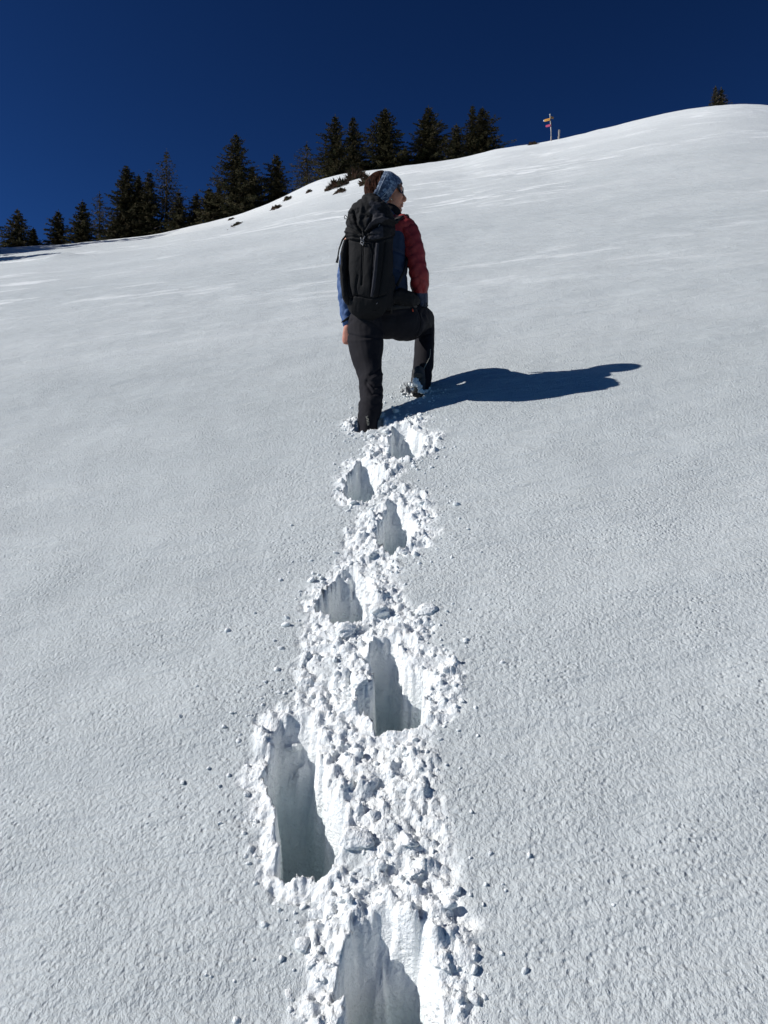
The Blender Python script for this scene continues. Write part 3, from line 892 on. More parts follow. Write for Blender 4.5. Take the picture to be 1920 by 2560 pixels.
M['blue'] = plain('blue_sleeve', (0.045, 0.105, 0.26), (0.035, 0.08, 0.20), rough=0.7, scale=22, bump=0.5, bscale=30, bdist=0.006)
M['red'] = plain('red_fabric', (0.25, 0.022, 0.024), (0.17, 0.013, 0.016), rough=0.62, scale=16, bump=0.6, bscale=28, bdist=0.007, stretch=(1, 1, 0.5))
M['trouser'] = plain('black_trousers', (0.014, 0.013, 0.0165), (0.010, 0.009, 0.012), rough=0.85, scale=14, bump=0.35, bscale=18, bdist=0.006, spec=0.18)
M['seam'] = plain('dark_seam', (0.007, 0.007, 0.008), (0.010, 0.010, 0.011), rough=0.9, spec=0.2)
M['piping'] = plain('reflective_piping', (0.34, 0.33, 0.28), (0.28, 0.27, 0.23), rough=0.5)
M['boot'] = plain('boot_leather', (0.06, 0.058, 0.055), (0.025, 0.025, 0.026), rough=0.7, scale=45, bump=0.5, bdist=0.002)
M['rubber'] = plain('black_rubber', (0.012, 0.012, 0.012), (0.018, 0.018, 0.018), rough=0.8)
M['boot_snow'] = M['broken_snow']
M['pack'] = plain('pack_fabric', (0.025, 0.025, 0.033), (0.018, 0.018, 0.024), rough=0.8, scale=60, bump=0.3, bscale=340, bdist=0.0008, spec=0.3)
M['pack_side'] = plain('pack_side_mesh', (0.007, 0.007, 0.008), (0.005, 0.005, 0.006), rough=0.85, scale=90, bump=0.3, bscale=260, bdist=0.001, spec=0.25)
M['web'] = plain('black_webbing', (0.014, 0.014, 0.016), (0.010, 0.010, 0.011), rough=0.7, scale=200, bump=0.3)
M['buckle'] = plain('grey_buckle', (0.16, 0.16, 0.17), (0.13, 0.13, 0.14), rough=0.35)
M['lens'] = plain('dark_lens', (0.008, 0.008, 0.009), (0.008, 0.008, 0.009), rough=0.12, spec=0.6)
M['gold'] = plain('earring_metal', (0.75, 0.66, 0.45), (0.7, 0.6, 0.4), rough=0.25, metallic=1.0)

def band_material():
    m, nt, b = new_mat('patterned_headband')
    n1 = noise_node(nt, 34, 4, 0.6); n2 = noise_node(nt, 80, 3, 0.6, stretch=(1, 1, 0.35), rot=(0.2, 0.6, 0))
    n1.inputs['Distortion'].default_value = 1.6
    r1 = nt.nodes.new('ShaderNodeValToRGB')
    e = r1.color_ramp.elements
    e[0].position = 0.38; e[0].color = (0.030, 0.050, 0.095, 1)
    e[1].position = 0.66; e[1].color = (0.32, 0.40, 0.50, 1)
    k = e.new(0.52); k.color = (0.085, 0.125, 0.20, 1)
    nt.links.new(n1.outputs[0], r1.inputs[0]); nt.links.new(r1.outputs[0], b.inputs['Base Color'])
    bp = nt.nodes.new('ShaderNodeBump'); bp.inputs['Distance'].default_value = 0.003; bp.inputs['Strength'].default_value = 0.6
    nt.links.new(n2.outputs[0], bp.inputs['Height']); nt.links.new(bp.outputs[0], b.inputs['Normal'])
    b.inputs['Roughness'].default_value = 0.8
    return m
M['band'] = band_material()
M['band_pale'] = plain('pale_band_print', (0.42, 0.48, 0.56), (0.25, 0.31, 0.40), rough=0.8, scale=60)

def chain(bm, rows, yaw=0.0, sides=20, sub=4, power=2.0):
    """closed limb: rows of (px, py, depth, ra[, rb]) - ra sideways, rb fore and aft, in metres"""
    pts = []; ra = []; rb = []
    for r in rows:
        pts.append(np.array(P(r[0], r[1], r[2])) if not isinstance(r[0], Vector) else np.array(r[0]))
        if isinstance(r[0], Vector): ra.append(r[1]); rb.append(r[2] if len(r) > 2 else r[1])
        else: ra.append(r[3]); rb.append(r[4] if len(r) > 4 else r[3])
    pts = np.array(pts); ra = np.array(ra, float); rb = np.array(rb, float)
    n = len(pts)
    def cr(a, i, t):
        p0, p1, p2, p3 = a[max(i - 1, 0)], a[i], a[min(i + 1, n - 1)], a[min(i + 2, n - 1)]
        return 0.5 * (2 * p1 + (p2 - p0) * t + (2 * p0 - 5 * p1 + 4 * p2 - p3) * t * t + (3 * p1 - p0 - 3 * p2 + p3) * t ** 3)
    Q = []; A = []; B = []
    for i in range(n - 1):
        for k in range(sub):
            t = k / sub
            Q.append(cr(pts, i, t)); A.append(max(cr(ra, i, t), 0.002)); B.append(max(cr(rb, i, t), 0.002))
    Q.append(pts[-1]); A.append(ra[-1]); B.append(rb[-1])
    # round the ends
    def endcap(q, d, a, b):
        out = []
        for ang in (25, 50, 72, 86):
            s, c = math.sin(R(ang)), math.cos(R(ang))
            out.append((q + d * min(a, b) * s, a * c, b * c))
        return out
    d0 = Q[0] - Q[1]; d0 /= np.linalg.norm(d0); d1 = Q[-1] - Q[-2]; d1 /= np.linalg.norm(d1)
    pre = endcap(Q[0], d0, A[0], B[0])[::-1]; post = endcap(Q[-1], d1, A[-1], B[-1])
    Q = [p[0] for p in pre] + Q + [p[0] for p in post]; A = [p[1] for p in pre] + A + [p[1] for p in post]; B = [p[2] for p in pre] + B + [p[2] for p in post]
    sx_ = Vector((math.cos(yaw), -math.sin(yaw), 0))
    rings = []
    N_ = len(Q)
    for i in range(N_):
        t = Vector(Q[min(i + 1, N_ - 1)] - Q[max(i - 1, 0)]).normalized()
        s = (sx_ - t * sx_.dot(t)).normalized(); f = s.cross(t)
        c = Vector(Q[i]); ring = []
        for j in range(sides):
            a = 2 * math.pi * j / sides
            ca, sa = math.cos(a), math.sin(a)
            if power != 2.0:
                ca = math.copysign(abs(ca) ** (2 / power), ca); sa = math.copysign(abs(sa) ** (2 / power), sa)
            ring.append(bm.verts.new(c + s * A[i] * ca + f * B[i] * sa))
        rings.append(ring)
    for i in range(N_ - 1):
        for j in range(sides):
            bm.faces.new((rings[i][j], rings[i][(j + 1) % sides], rings[i + 1][(j + 1) % sides], rings[i + 1][j]))
    bm.faces.new(rings[0][::-1]); bm.faces.new(rings[-1])

def ball(bm, c, r, rot=None):
    rx, ry, rz = r if hasattr(r, '__len__') else (r, r, r)
    mt = Matrix.Translation(c) @ (rot.to_4x4() if rot else Matrix()) @ Matrix.Diagonal((rx, ry, rz, 1))
    bmesh.ops.create_icosphere(bm, subdivisions=3, radius=1, matrix=mt)

def weld(name, bm, voxel, smooth_it, mats, parent=None, disp=None, split=None):
    """union of closed volumes -> one continuous smooth skin"""
    bmesh.ops.recalc_face_normals(bm, faces=bm.faces[:])
    me = bpy.data.meshes.new('tmp'); bm.to_mesh(me); bm.free()
    o = bpy.data.objects.new('tmp', me); scene.collection.objects.link(o)
    md = o.modifiers.new('r', 'REMESH'); md.mode = 'VOXEL'; md.voxel_size = voxel; md.adaptivity = 0
    ms = o.modifiers.new('s', 'SMOOTH'); ms.iterations = smooth_it; ms.factor = 0.5
    dg = bpy.context.evaluated_depsgraph_get()
    m2 = bpy.data.meshes.new_from_object(o.evaluated_get(dg))
    bpy.data.objects.remove(o); bpy.data.meshes.remove(me)
    m2.name = name
    m2.materials.clear()
    n = len(m2.vertices)
    if disp is not None:
        co = np.empty(n * 3); m2.vertices.foreach_get('co', co); co = co.reshape(-1, 3)
        no = np.empty(n * 3, dtype=np.float32); m2.vertex_normals.foreach_get('vector', no); no = no.reshape(-1, 3)
        co = co + no * disp(co, no)[:, None]
        m2.vertices.foreach_set('co', co.ravel()); m2.update()
    for m in mats: m2.materials.append(m)
    if split is not None:
        c = np.empty(len(m2.polygons) * 3); m2.polygons.foreach_get('center', c); c = c.reshape(-1, 3)
        m2.polygons.foreach_set('material_index', split(c).astype(np.int32))
    m2.shade_smooth()
    return link(bpy.data.objects.new(name, m2), parent)

def pxy(co):
    return 960 + F * co[:, 0] / co[:, 1], 1280 - F * (co[:, 2] - CZ) / co[:, 1]

def pdist(px, py, line):
    best = np.full(px.shape, 1e9)
    for (x0, y0), (x1, y1) in zip(line[:-1], line[1:]):
        dx, dy = x1 - x0, y1 - y0
        t = np.clip(((px - x0) * dx + (py - y0) * dy) / (dx * dx + dy * dy + 1e-9), 0, 1)
        best = np.minimum(best, np.hypot(px - x0 - t * dx, py - y0 - t * dy))
    return best

def hits(obj):
    me = obj.data
    vs = [v.co.copy() for v in me.vertices]; fs = [tuple(p.vertices) for p in me.polygons]
    return BVHTree.FromPolygons(vs, fs)
def on(bvh, px, py, off=0.002):
    o = Vector((0, 0, CZ)); d = (P(px, py, 1.0) - o).normalized()
    loc, nor, _, _ = bvh.ray_cast(o, d)
    if loc is None: return None
    if nor.dot(d) > 0: nor = -nor
    return loc + nor * off
def stroke(name, bvh, line, rad, mat, parent, off=0.001, step=3.0, flat=None, sides=6):
    pts = []
    for (x0, y0), (x1, y1) in zip(line[:-1], line[1:]):
        n = max(1, int(math.hypot(x1 - x0, y1 - y0) / step))
        for k in range(n):
            p = on(bvh, x0 + (x1 - x0) * k / n, y0 + (y1 - y0) * k / n, off)
            if p is not None: pts.append(p)
    p = on(bvh, *line[-1], off)
    if p is not None: pts.append(p)
    if len(pts) < 2: return None
    bm = bmesh.new(); tube_bm(bm, pts, rad, sides, flat=flat)
    return obj_bm(name, bm, mat, parent)

hiker = empty('person', (0, 0, 0))
tag(hiker, 'hiker seen from behind climbing the snow slope, blue and red jacket, black trousers, blue headband', 'person')
YAW = R(20)
# ---- body: one continuous skin (head, neck, arms, hands, trunk, legs)
HC = P(966, 484, 4.24)                       # centre of the head
HY = R(80)                                   # she looks to the right
hf = Vector((math.sin(HY), math.cos(HY), 0)); hr = Vector((math.cos(HY), -math.sin(HY), 0)); hu = Vector((0, 0, 1))
def HP(f, r, u): return HC + hf * f + hr * r + hu * u
hrot = Matrix((hr, hf, hu)).transposed()     # columns: right, forward, up
bm = bmesh.new()
ball(bm, HP(-0.008, 0, 0.028), (0.074, 0.096, 0.086), hrot)
ball(bm, HP(0.040, 0, -0.020), (0.057, 0.050, 0.070), hrot)
ball(bm, HP(0.030, 0, -0.062), (0.047, 0.050, 0.036), hrot)
ball(bm, HP(0.072, 0, -0.088), (0.019, 0.019, 0.016), hrot)
ball(bm, HP(0.074, 0, 0.030), (0.048, 0.016, 0.026), hrot)
for s in (-1, 1):
    ball(bm, HP(0.058, s * 0.036, -0.024), (0.022, 0.030, 0.026), hrot)
    ball(bm, HP(0.070, s * 0.030, 0.004), (0.013, 0.014, 0.012), hrot)
    ball(bm, HP(-0.006, s * 0.069, -0.012), (0.009, 0.015, 0.028), hrot)
    ball(bm, HP(0.010, s * 0.069, -0.055), (0.007, 0.009, 0.010), hrot)
chain(bm, [(HP(0.080, 0, 0.014), 0.008, 0.009), (HP(0.096, 0, -0.008), 0.010, 0.011), (HP(0.106, 0, -0.026), 0.015, 0.012), (HP(0.096, 0, -0.034), 0.013, 0.008)], yaw=HY)
ball(bm, HP(0.082, 0, -0.046), (0.022, 0.012, 0.010), hrot)
ball(bm, HP(0.0905, 0, -0.0525), (0.019, 0.009, 0.0056), hrot)
ball(bm, HP(0.088, 0, -0.0660), (0.017, 0.009, 0.0062), hrot)
ball(bm, HP(0.074, 0, -0.077), (0.022, 0.010, 0.008), hrot)
chain(bm, [(HP(-0.022, 0, -0.03), 0.050, 0.052), (HP(-0.028, 0, -0.085), 0.050, 0.053), (P(958, 535, 4.22), 0.062, 0.058), (P(954, 566, 4.20), 0.09, 0.05)], yaw=YAW)
chain(bm, [(956, 570, 4.2, 0.15, 0.085), (954, 640, 4.19, 0.14, 0.09), (956, 700, 4.18, 0.125, 0.09), (960, 755, 4.18, 0.12, 0.09), (962, 790, 4.18, 0.11, 0.08)], yaw=YAW)
chain(bm, [(1016, 570, 4.14, 0.045), (1040, 645, 4.13, 0.04), (1047, 690, 4.13, 0.037), (1051, 730, 4.23, 0.034), (1052, 764, 4.36, 0.026), (1052, 772, 4.41, 0.026)], yaw=YAW)
chain(bm, [(882, 580, 4.25, 0.036), (866, 640, 4.24, 0.036), (863, 690, 4.22, 0.034), (865, 750, 4.20, 0.030), (870, 808, 4.19, 0.024), (871, 816, 4.19, 0.024)], yaw=0)
chain(bm, [(917, 805, 4.15, 0.08), (920, 890, 4.12, 0.068), (925, 965, 4.10, 0.05), (926, 1010, 4.07, 0.048), (921, 1064, 4.03, 0.038), (921, 1170, 4.02, 0.034), (920, 1190, 4.06, 0.032)], yaw=0)
chain(bm, [(1008, 806, 4.20, 0.08), (1036, 798, 4.34, 0.072), (1059, 802, 4.49, 0.052), (1060, 860, 4.49, 0.048), (1056, 920, 4.45, 0.042), (1052, 962, 4.43, 0.034), (1048, 975, 4.46, 0.03)], yaw=0)
def hand(bm, wrist, palm, back, across, curl, thumb_side):
    """wrist: place; palm: direction of the fingers; back: direction of the back of the hand; across: towards the thumb"""
    w = wrist; 
    def q(a, b, c): return w + palm * a + across * b + back * c
    chain(bm, [(q(-0.01, 0, 0), 0.024, 0.017), (q(0.03, 0.002, 0), 0.034, 0.014), (q(0.07, 0.0, 0), 0.038, 0.013), (q(0.088, 0, 0), 0.036, 0.011)], yaw=0, sides=14)
    for k, (off, L_, r_) in enumerate(((0.030, 0.068, 0.0085), (0.010, 0.076, 0.0088), (-0.011, 0.070, 0.0084), (-0.031, 0.055, 0.0074))):
        pts = [q(0.075, off * 0.92, 0)]; a = 0.25 + curl * 0.25; pos = pts[0]
        for j, seg in enumerate((0.45, 0.30, 0.25)):
            a += curl * (0.45, 0.6, 0.5)[j]
            pos = pos + (palm * math.cos(a) - back * math.sin(a)) * (L_ * seg + (0.012 if j == 0 else 0)) + across * off * 0.05
            pts.append(pos)
        bmf = [(p, r_ * (1, 0.96, 0.88, 0.75)[i]) for i, p in enumerate(pts)]
        chain(bm, bmf, sides=10, sub=3)
    chain(bm, [(q(0.015, 0.020 * 1, -0.004), 0.013), (q(0.040, 0.046, -0.012), 0.0115), (q(0.066, 0.056, -0.022), 0.010), (q(0.085, 0.056, -0.030), 0.0085)], sides=10, sub=3)
hand(bm, P(871, 818, 4.19), Vector((0.035, 0.06, -1)).normalized(), Vector((-0.95, -0.25, 0)).normalized(), Vector((-0.15, 0.98, 0)).normalized(), 0.55, 1)
hand(bm, P(1052, 772, 4.42), Vector((0.06, 0.93, -0.30)).normalized(), Vector((0.0, 0.30, 0.95)).normalized(), Vector((-1, 0, 0)), 0.45, 1)
def skin_split(c):
    px, py = pxy(c)
    return (c[:, 2] < 2.62).astype(int)
body = weld('body', bm, 0.0036, 3, [M['skin'], M['hand_skin']], hiker, split=skin_split)

# ---- trousers
bm = bmesh.new()
chain(bm, [(958, 762, 4.18, 0.150, 0.102), (961, 790, 4.17, 0.172, 0.125), (964, 808, 4.17, 0.16, 0.12), (966, 820, 4.17, 0.08, 0.06)], yaw=R(14))
ball(bm, P(1002, 803, 4.16), (0.108, 0.102, 0.112)); ball(bm, P(1020, 810, 4.2), (0.095, 0.10, 0.098)); ball(bm, P(920, 812, 4.13), (0.104, 0.115, 0.104))
ball(bm, P(968, 808, 4.16), (0.10, 0.11, 0.092))
chain(bm, [(915, 812, 4.145, 0.104, 0.11), (914, 846, 4.135, 0.103, 0.108), (917, 893, 4.12, 0.088, 0.098), (924, 929, 4.11, 0.069, 0.085), (926, 960, 4.10, 0.061, 0.078), (929, 994, 4.08, 0.0625, 0.075), (926, 1025, 4.06, 0.0615, 0.070),
           (921, 1052, 4.04, 0.050, 0.062), (920, 1075, 4.03, 0.045, 0.055), (920, 1110, 4.02, 0.045, 0.052)], yaw=0)
chain(bm, [(1006, 806, 4.20, 0.098), (1034, 797, 4.34, 0.094), (1056, 799, 4.47, 0.074), (1060, 808, 4.50, 0.066)], yaw=0)
chain(bm, [(1058, 798, 4.47, 0.070), (1061, 820, 4.50, 0.062), (1061, 852, 4.495, 0.0615), (1058, 905, 4.46, 0.0585), (1055, 935, 4.44, 0.0575), (1052, 958, 4.43, 0.054), (1050, 966, 4.43, 0.051)], yaw=0)
def trouser_folds(co, no):
    px, py = pxy(co)
    x = co[:, 0]; z = co[:, 2]; y = co[:, 1]
    n = 0.0035 * fbm((x + y * 0.7) * 9, z * 7, 3, 201)
    lower = sstep(900, 950, py) * (px < 985) + sstep(880, 925, py) * (px > 985)
    # slack folds round the calves
    diag = z * 24 + x * 14 + 2.2 * perlin(x * 7 + y * 4, z * 6, 211)
    n += lower * 0.0065 * np.abs(np.sin(diag * 1.15)) ** 0.7 * (0.5 + 0.5 * perlin(x * 6, z * 5 + y * 3, 213))
    n += lower * 0.004 * fbm(x * 16, z * 14 + y * 8, 3, 217)
    def fold(line, w, d): return d * np.exp(-(pdist(px, py, line) / w) ** 2)
    front = (no[:, 1] < 0.2)
    g = fold([(868, 836), (905, 843), (960, 845)], 3.0, -0.007) + fold([(868, 852), (900, 852), (935, 847)], 4, 0.003)
    g += fold([(917, 951), (937, 968), (950, 964)], 3, -0.009) + fold([(926, 938), (950, 922)], 3, -0.006) + fold([(930, 948), (953, 936)], 3, 0.005)
    g += fold([(915, 958), (932, 985), (952, 983)], 4, -0.008) + fold([(900, 1000), (930, 1012), (955, 1003)], 5, -0.005)
    g += fold([(1046, 775), (1053, 800), (1050, 822), (1034, 848)], 2.5, -0.006) + fold([(893, 785), (915, 800), (940, 812)], 2.5, -0.005)
    g += fold([(880, 800), (868, 815)], 3, -0.004) + fold([(1062, 790), (1074, 812), (1080, 830)], 3, 0.005) + fold([(1036, 850), (1058, 838), (1078, 832)], 3, -0.006)
    g += fold([(1060, 775), (1050, 830)], 4, -0.004)
    return n + g * front
trousers = weld('trousers', bm, 0.005, 2, [M['trouser']], hiker, disp=trouser_folds)
trousers['label'] = 'black softshell trousers with slack folds round the calves'
bt = hits(trousers)
stroke('side_seam', bt, [(1048, 778), (1053, 798), (1050, 822), (1044, 838), (1034, 850)], 0.0022, M['seam'], trousers, 0.0)
stroke('seat_seam', bt, [(889, 786), (905, 794), (925, 806), (945, 818)], 0.0018, M['seam'], trousers, 0.0)
stroke('reflective_piping', bt, [(1076, 873), (1075.5, 884), (1074, 894), (1068, 906), (1062, 917), (1057, 930)], 0.0022, M['piping'], trousers, 0.0)
stroke('cuff_zip', bt, [(1043, 936), (1046, 944), (1047, 955)], 0.0025, M['piping'], trousers, 0.0)
# pale print running down the left calf, letter by letter as it shows
def q_(x, y): return (890 + x * 80 / 1659, 980 + y * 100 / 2074)
for ltr in ([(628, 1245), (525, 1295), (560, 1360), (625, 1345)], [(545, 1400), (640, 1385), (655, 1440), (560, 1470)], [(555, 1515), (640, 1480), (590, 1550), (675, 1530)],
            [(575, 1590), (590, 1630), (600, 1610), (690, 1610)], [(590, 1690), (640, 1665), (690, 1665)], [(600, 1735), (640, 1700), (660, 1735)]):
    stroke('print_letter', bt, [q_(*p) for p in ltr], 0.0016, M['piping'], trousers, 0.0008, step=0.8)

# ---- boots
def boot(ax, ay, az, pitch, name_label):
    o = empty('boot', (0, 0, 0)); o.parent = hiker
    c = Vector((ax, ay, az))
    fw = Vector((0.08, math.cos(pitch), math.sin(pitch))).normalized(); up = Vector((0, -math.sin(pitch), math.cos(pitch)))
    bm = bmesh.new()
    chain(bm, [(c + up * 0.13 + fw * 0.01, 0.036, 0.042), (c + up * 0.09 + fw * 0.0, 0.040, 0.048), (c + up * 0.05 + fw * 0.01, 0.044, 0.062), (c + up * 0.03 + fw * 0.02, 0.04, 0.055)], yaw=0)
    chain(bm, [(c + up * 0.045 - fw * 0.035, 0.036, 0.036), (c + up * 0.05 + fw * 0.04, 0.042, 0.042), (c + up * 0.045 + fw * 0.13, 0.047, 0.036), (c + up * 0.038 + fw * 0.19, 0.038, 0.026)], yaw=0)
    chain(bm, [(c + up * 0.105 - fw * 0.052, 0.03, 0.012), (c + up * 0.125 - fw * 0.056, 0.03, 0.010)], yaw=0)
    u = weld('boot_upper', bm, 0.004, 3, [M['boot']], o)
    bm = bmesh.new()
    chain(bm, [(c + up * 0.008 - fw * 0.045, 0.036, 0.015), (c + up * 0.006 + fw * 0.02, 0.040, 0.015), (c + up * 0.006 + fw * 0.10, 0.050, 0.015), (c + up * 0.010 + fw * 0.19, 0.042, 0.014), (c + up * 0.016 + fw * 0.215, 0.028, 0.012)], yaw=0)
    for k in range(3):
        ball(bm, c - up * 0.004 - fw * (0.045 - 0.03 * k), (0.036, 0.009, 0.010))
    for k in range(5):
        ball(bm, c - up * 0.004 + fw * (0.08 + 0.027 * k), (0.042, 0.008, 0.010))
    weld('boot_sole', bm, 0.004, 2, [M['rubber']], o)
    b = hits(u)
    stroke('heel_seam', b, [pp for pp in ((1027, 975), (1040, 968), (1055, 974))], 0.002, M['piping'], u, 0.0)
    return o
rf = P(1047, 985, 4.38)
boot_r = boot(rf.x, rf.y + 0.045, rf.z + 0.004, R(14), '')
boot_r['label'] = 'snow-caked boot standing on the surface'
lf = P(920, 1195, 4.02); boot_l = boot(lf.x, lf.y, 1.66, R(5), '')
# snow caked on the boot and on the gaiter
bm = bmesh.new()
g = np.random.default_rng(9)
for (px, py, Y, r) in ((1040, 952, 4.375, 0.022), (1044, 960, 4.37, 0.020), (1037, 946, 4.38, 0.012), (1033, 963, 4.39, 0.016), (1048, 968, 4.365, 0.014), (1052, 976, 4.37, 0.010), (1024, 962, 4.40, 0.013), (1030, 972, 4.38, 0.009), (1041, 943, 4.385, 0.010), (1058, 980, 4.38, 0.012)):
    for k in range(4):
        ball(bm, P(px + g.normal(0, 2.0), py + g.normal(0, 2.0), Y - 0.045), tuple(r * g.uniform(0.45, 0.85, 3)))
weld('snow_on_boot', bm, 0.003, 1, [M['broken_snow']], boot_r, disp=lambda co, no: 0.003 * fbm(co[:, 0] * 120, co[:, 2] * 120 + co[:, 1] * 90, 2, 5))['label'] = 'snow stuck to the heel'
for px, py, r, lab in ((1015, 966, 9, 'largest snow chunk left of the raised boot'), (1022, 975, 8, 'snow chunk touching the left side of the raised boot'), (1010, 960, 6, 'outermost snow chunk left of the raised boot'),
        (1030, 985, 7, 'snow chunk under the left of the heel of the raised boot'), (1064, 975, 9, 'largest snow chunk right of the raised boot'), (1070, 968, 7, 'snow chunk at the edge of the shadow right of the raised boot'),
        (1018, 957, 6, 'uppermost snow chunk left of the raised boot'), (1060, 990, 6, 'snow chunk under the right of the heel of the raised boot')):
    x, y = surf(px, py + 6)
    clod(x, min(y, 4.52), r / F * 4.4, lab, 'chunks kicked up by the boot', CL, 0.1)

# ---- jacket
bm = bmesh.new()
chain(bm, [(958, 778, 4.18, 0.166, 0.115), (957, 752, 4.18, 0.152, 0.105), (955, 705, 4.18, 0.150, 0.102), (952, 640, 4.19, 0.166, 0.106), (951, 595, 4.195, 0.178, 0.102),
           (952, 565, 4.20, 0.165, 0.095), (958, 549, 4.205, 0.125, 0.080), (964, 544, 4.215, 0.085, 0.074), (967, 538, 4.22, 0.072, 0.068)], yaw=YAW)
ball(bm, P(1006, 565, 4.15), (0.075, 0.06, 0.055)); ball(bm, P(896, 566, 4.25), (0.06, 0.055, 0.05))
def jacket_folds(co, no):
    px, py = pxy(co)
    n = 0.003 * fbm(co[:, 0] * 12, co[:, 2] * 9 + co[:, 1] * 5, 3, 301)
    n -= 0.006 * np.exp(-(((co[:, 2] * 1.0 + 0.25 * co[:, 0]) * 11) % 1 - 0.5) ** 2 / 0.008) * (py > 600)
    n -= 0.016 * np.exp(-((py - 545) / 3.0) ** 2) * 0.5      # gap under the turned collar
    return n
def jacket_split(c):
    px, py = pxy(c)
    lim = np.interp(px, [955, 985, 1000, 1022, 1030], [545, 574, 578, 590, 700])
    red = (px > 962) & (py < lim) & (py > 537)
    return np.where(red, 1, 0)
jacket = weld('jacket', bm, 0.0055, 3, [M['navy'], M['red']], hiker, disp=jacket_folds, split=jacket_split)
jacket['label'] = 'dark blue jacket with red shoulders'
def sleeve(rows, mats, split, seed, lab, extra=None):
    bm = bmesh.new(); chain(bm, rows, yaw=0, sides=24)
    def fl(co, no):
        px, py = pxy(co)
        d = 0.0035 * fbm(co[:, 0] * 22 + co[:, 2] * 12, co[:, 2] * 9, 3, seed)
        d += 0.004 * np.abs(perlin(co[:, 0] * 18 + co[:, 2] * 9, co[:, 2] * 16 - co[:, 0] * 12, seed + 1)) ** 0.6 * (1 + sstep(650, 690, py))
        d += 0.0012 * np.sin(co[:, 2] * 110 - co[:, 0] * 60)
        return d
    o = weld('sleeve', bm, 0.0045, 3, mats, jacket, disp=fl, split=split); o['label'] = lab
    return o
sr = sleeve([(1006, 560, 4.16, 0.050), (1022, 580, 4.145, 0.056), (1033, 615, 4.135, 0.055), (1041, 655, 4.125, 0.052), (1048, 690, 4.125, 0.050), (1050, 718, 4.17, 0.047), (1051, 742, 4.26, 0.040), (1052, 757, 4.34, 0.036), (1052, 766, 4.39, 0.034)],
            [M['red'], M['navy']], lambda c: (pxy(c)[1] > 733).astype(int), 321, 'red sleeve with dark blue cuff')
sl = sleeve([(896, 568, 4.25, 0.044), (879, 605, 4.245, 0.044), (868, 650, 4.23, 0.042), (862, 695, 4.22, 0.040), (863, 740, 4.205, 0.038), (867, 785, 4.195, 0.034), (870, 806, 4.19, 0.030)],
            [M['blue'], M['red']], lambda c: (pxy(c)[1] < 0).astype(int), 331, 'blue sleeve, lit by the sun')
# collar lining and cuff tabs
bm = bmesh.new()
chain(bm, [(966, 547, 4.21, 0.092, 0.080), (970, 543, 4.22, 0.084, 0.076)], yaw=YAW)
weld('collar', bm, 0.004, 2, [M['seam']], jacket)
bm = bmesh.new(); tube_bm(bm, [P(1058, 752, 4.28), P(1067, 757, 4.28), P(1069, 764, 4.28), P(1065, 770, 4.28), P(1056, 768, 4.28)], 0.004, 8); obj_bm('cuff_loop', bm, M['web'], sr)
bm = bmesh.new(); tube_bm(bm, [P(853, 806, 4.17), P(862, 802, 4.16), P(872, 795, 4.14), P(882, 788, 4.13)], [0.004, 0.014, 0.017, 0.012], 8, flat=(1, 0.4)); obj_bm('cuff_tab', bm, M['seam'], sl)
bj = hits(jacket)
stroke('hem', bj, [(966, 781), (990, 781), (1012, 779), (1030, 775)], 0.005, M['navy'], jacket, 0.0)

# ---- hair, headband, sunglasses, earring
def shell(radii, centre, keep, thick, name, mat, parent, disp, sub=6):
    bm = bmesh.new(); bmesh.ops.create_icosphere(bm, subdivisions=sub, radius=1)
    kill = []
    for v in bm.verts:
        f, r_, u = v.co.y * radii[1], v.co.x * radii[0], v.co.z * radii[2]
        if not keep(f + centre[0], r_ + centre[1], u + centre[2]): kill.append(v)
    bmesh.ops.delete(bm, geom=kill, context='VERTS')
    bm.normal_update()
    info = [(v, v.normal.copy()) for v in bm.verts]
    for v, nrm in info:
        f, r_, u = v.co.y * radii[1] + centre[0], v.co.x * radii[0] + centre[1], v.co.z * radii[2] + centre[2]
        d = disp(f, r_, u)
        v.co = HP(f * (1 + d), r_ * (1 + d), u * (1 + d))
    bm.normal_update()
    if thick:
        bmesh.ops.solidify(bm, geom=bm.faces[:], thickness=thick)
        far = [v for v in bm.verts if (v.co - HP(-0.01, 0, 0.02)).length > 0.122]
        bmesh.ops.delete(bm, geom=far, context='VERTS')
    return obj_bm(name, bm, mat, parent)
def hair_disp(f, r_, u):
    a = math.atan2(r_, -f) * 9 + u * 14
    return 0.035 * math.sin(a * 2.1 + math.sin(u * 60) * 0.5) + 0.02 * math.sin(a * 5.3 + 1) 
def hairline(f, r_, u): return f < 0.004 + (u - 0.118) * 0.46 and u > -0.095
hair = shell((0.083, 0.106, 0.100), (-0.016, 0, 0.018), hairline, 0, 'hair', M['hair'], hiker, hair_disp)
hair['label'] = 'short auburn brown hair'
bm = bmesh.new()
for k in range(70):          # strands over the back of the head
    th = g.uniform(-1.1, 1.15); st_ = g.uniform(0.1, 0.6); ln = g.uniform(0.7, 1.3)
    pts = []
    for j in range(8):
        q = st_ + ln * j / 7 * 1.25
        rr = 1.04 + 0.012 * math.sin(j + k)
        t2 = th + 0.25 * math.sin(q * 2 + k)
        f = -0.016 - 0.106 * math.sin(q) * math.cos(t2) * rr; r_ = 0.083 * math.sin(q) * math.sin(t2) * rr; u = 0.020 + 0.098 * math.cos(q) * rr
        if u < -0.085: break
        if f > -0.024 + (u - 0.118) * 0.46: continue
        pts.append(HP(f, r_, u))
    if len(pts) > 3: tube_bm(bm, pts, [0.0022 * (1 - 0.5 * j / 8) for j in range(len(pts))], 5)
obj_bm('hair_strands', bm, M['hair'], hair)['kind'] = 'stuff'
bm = bmesh.new()
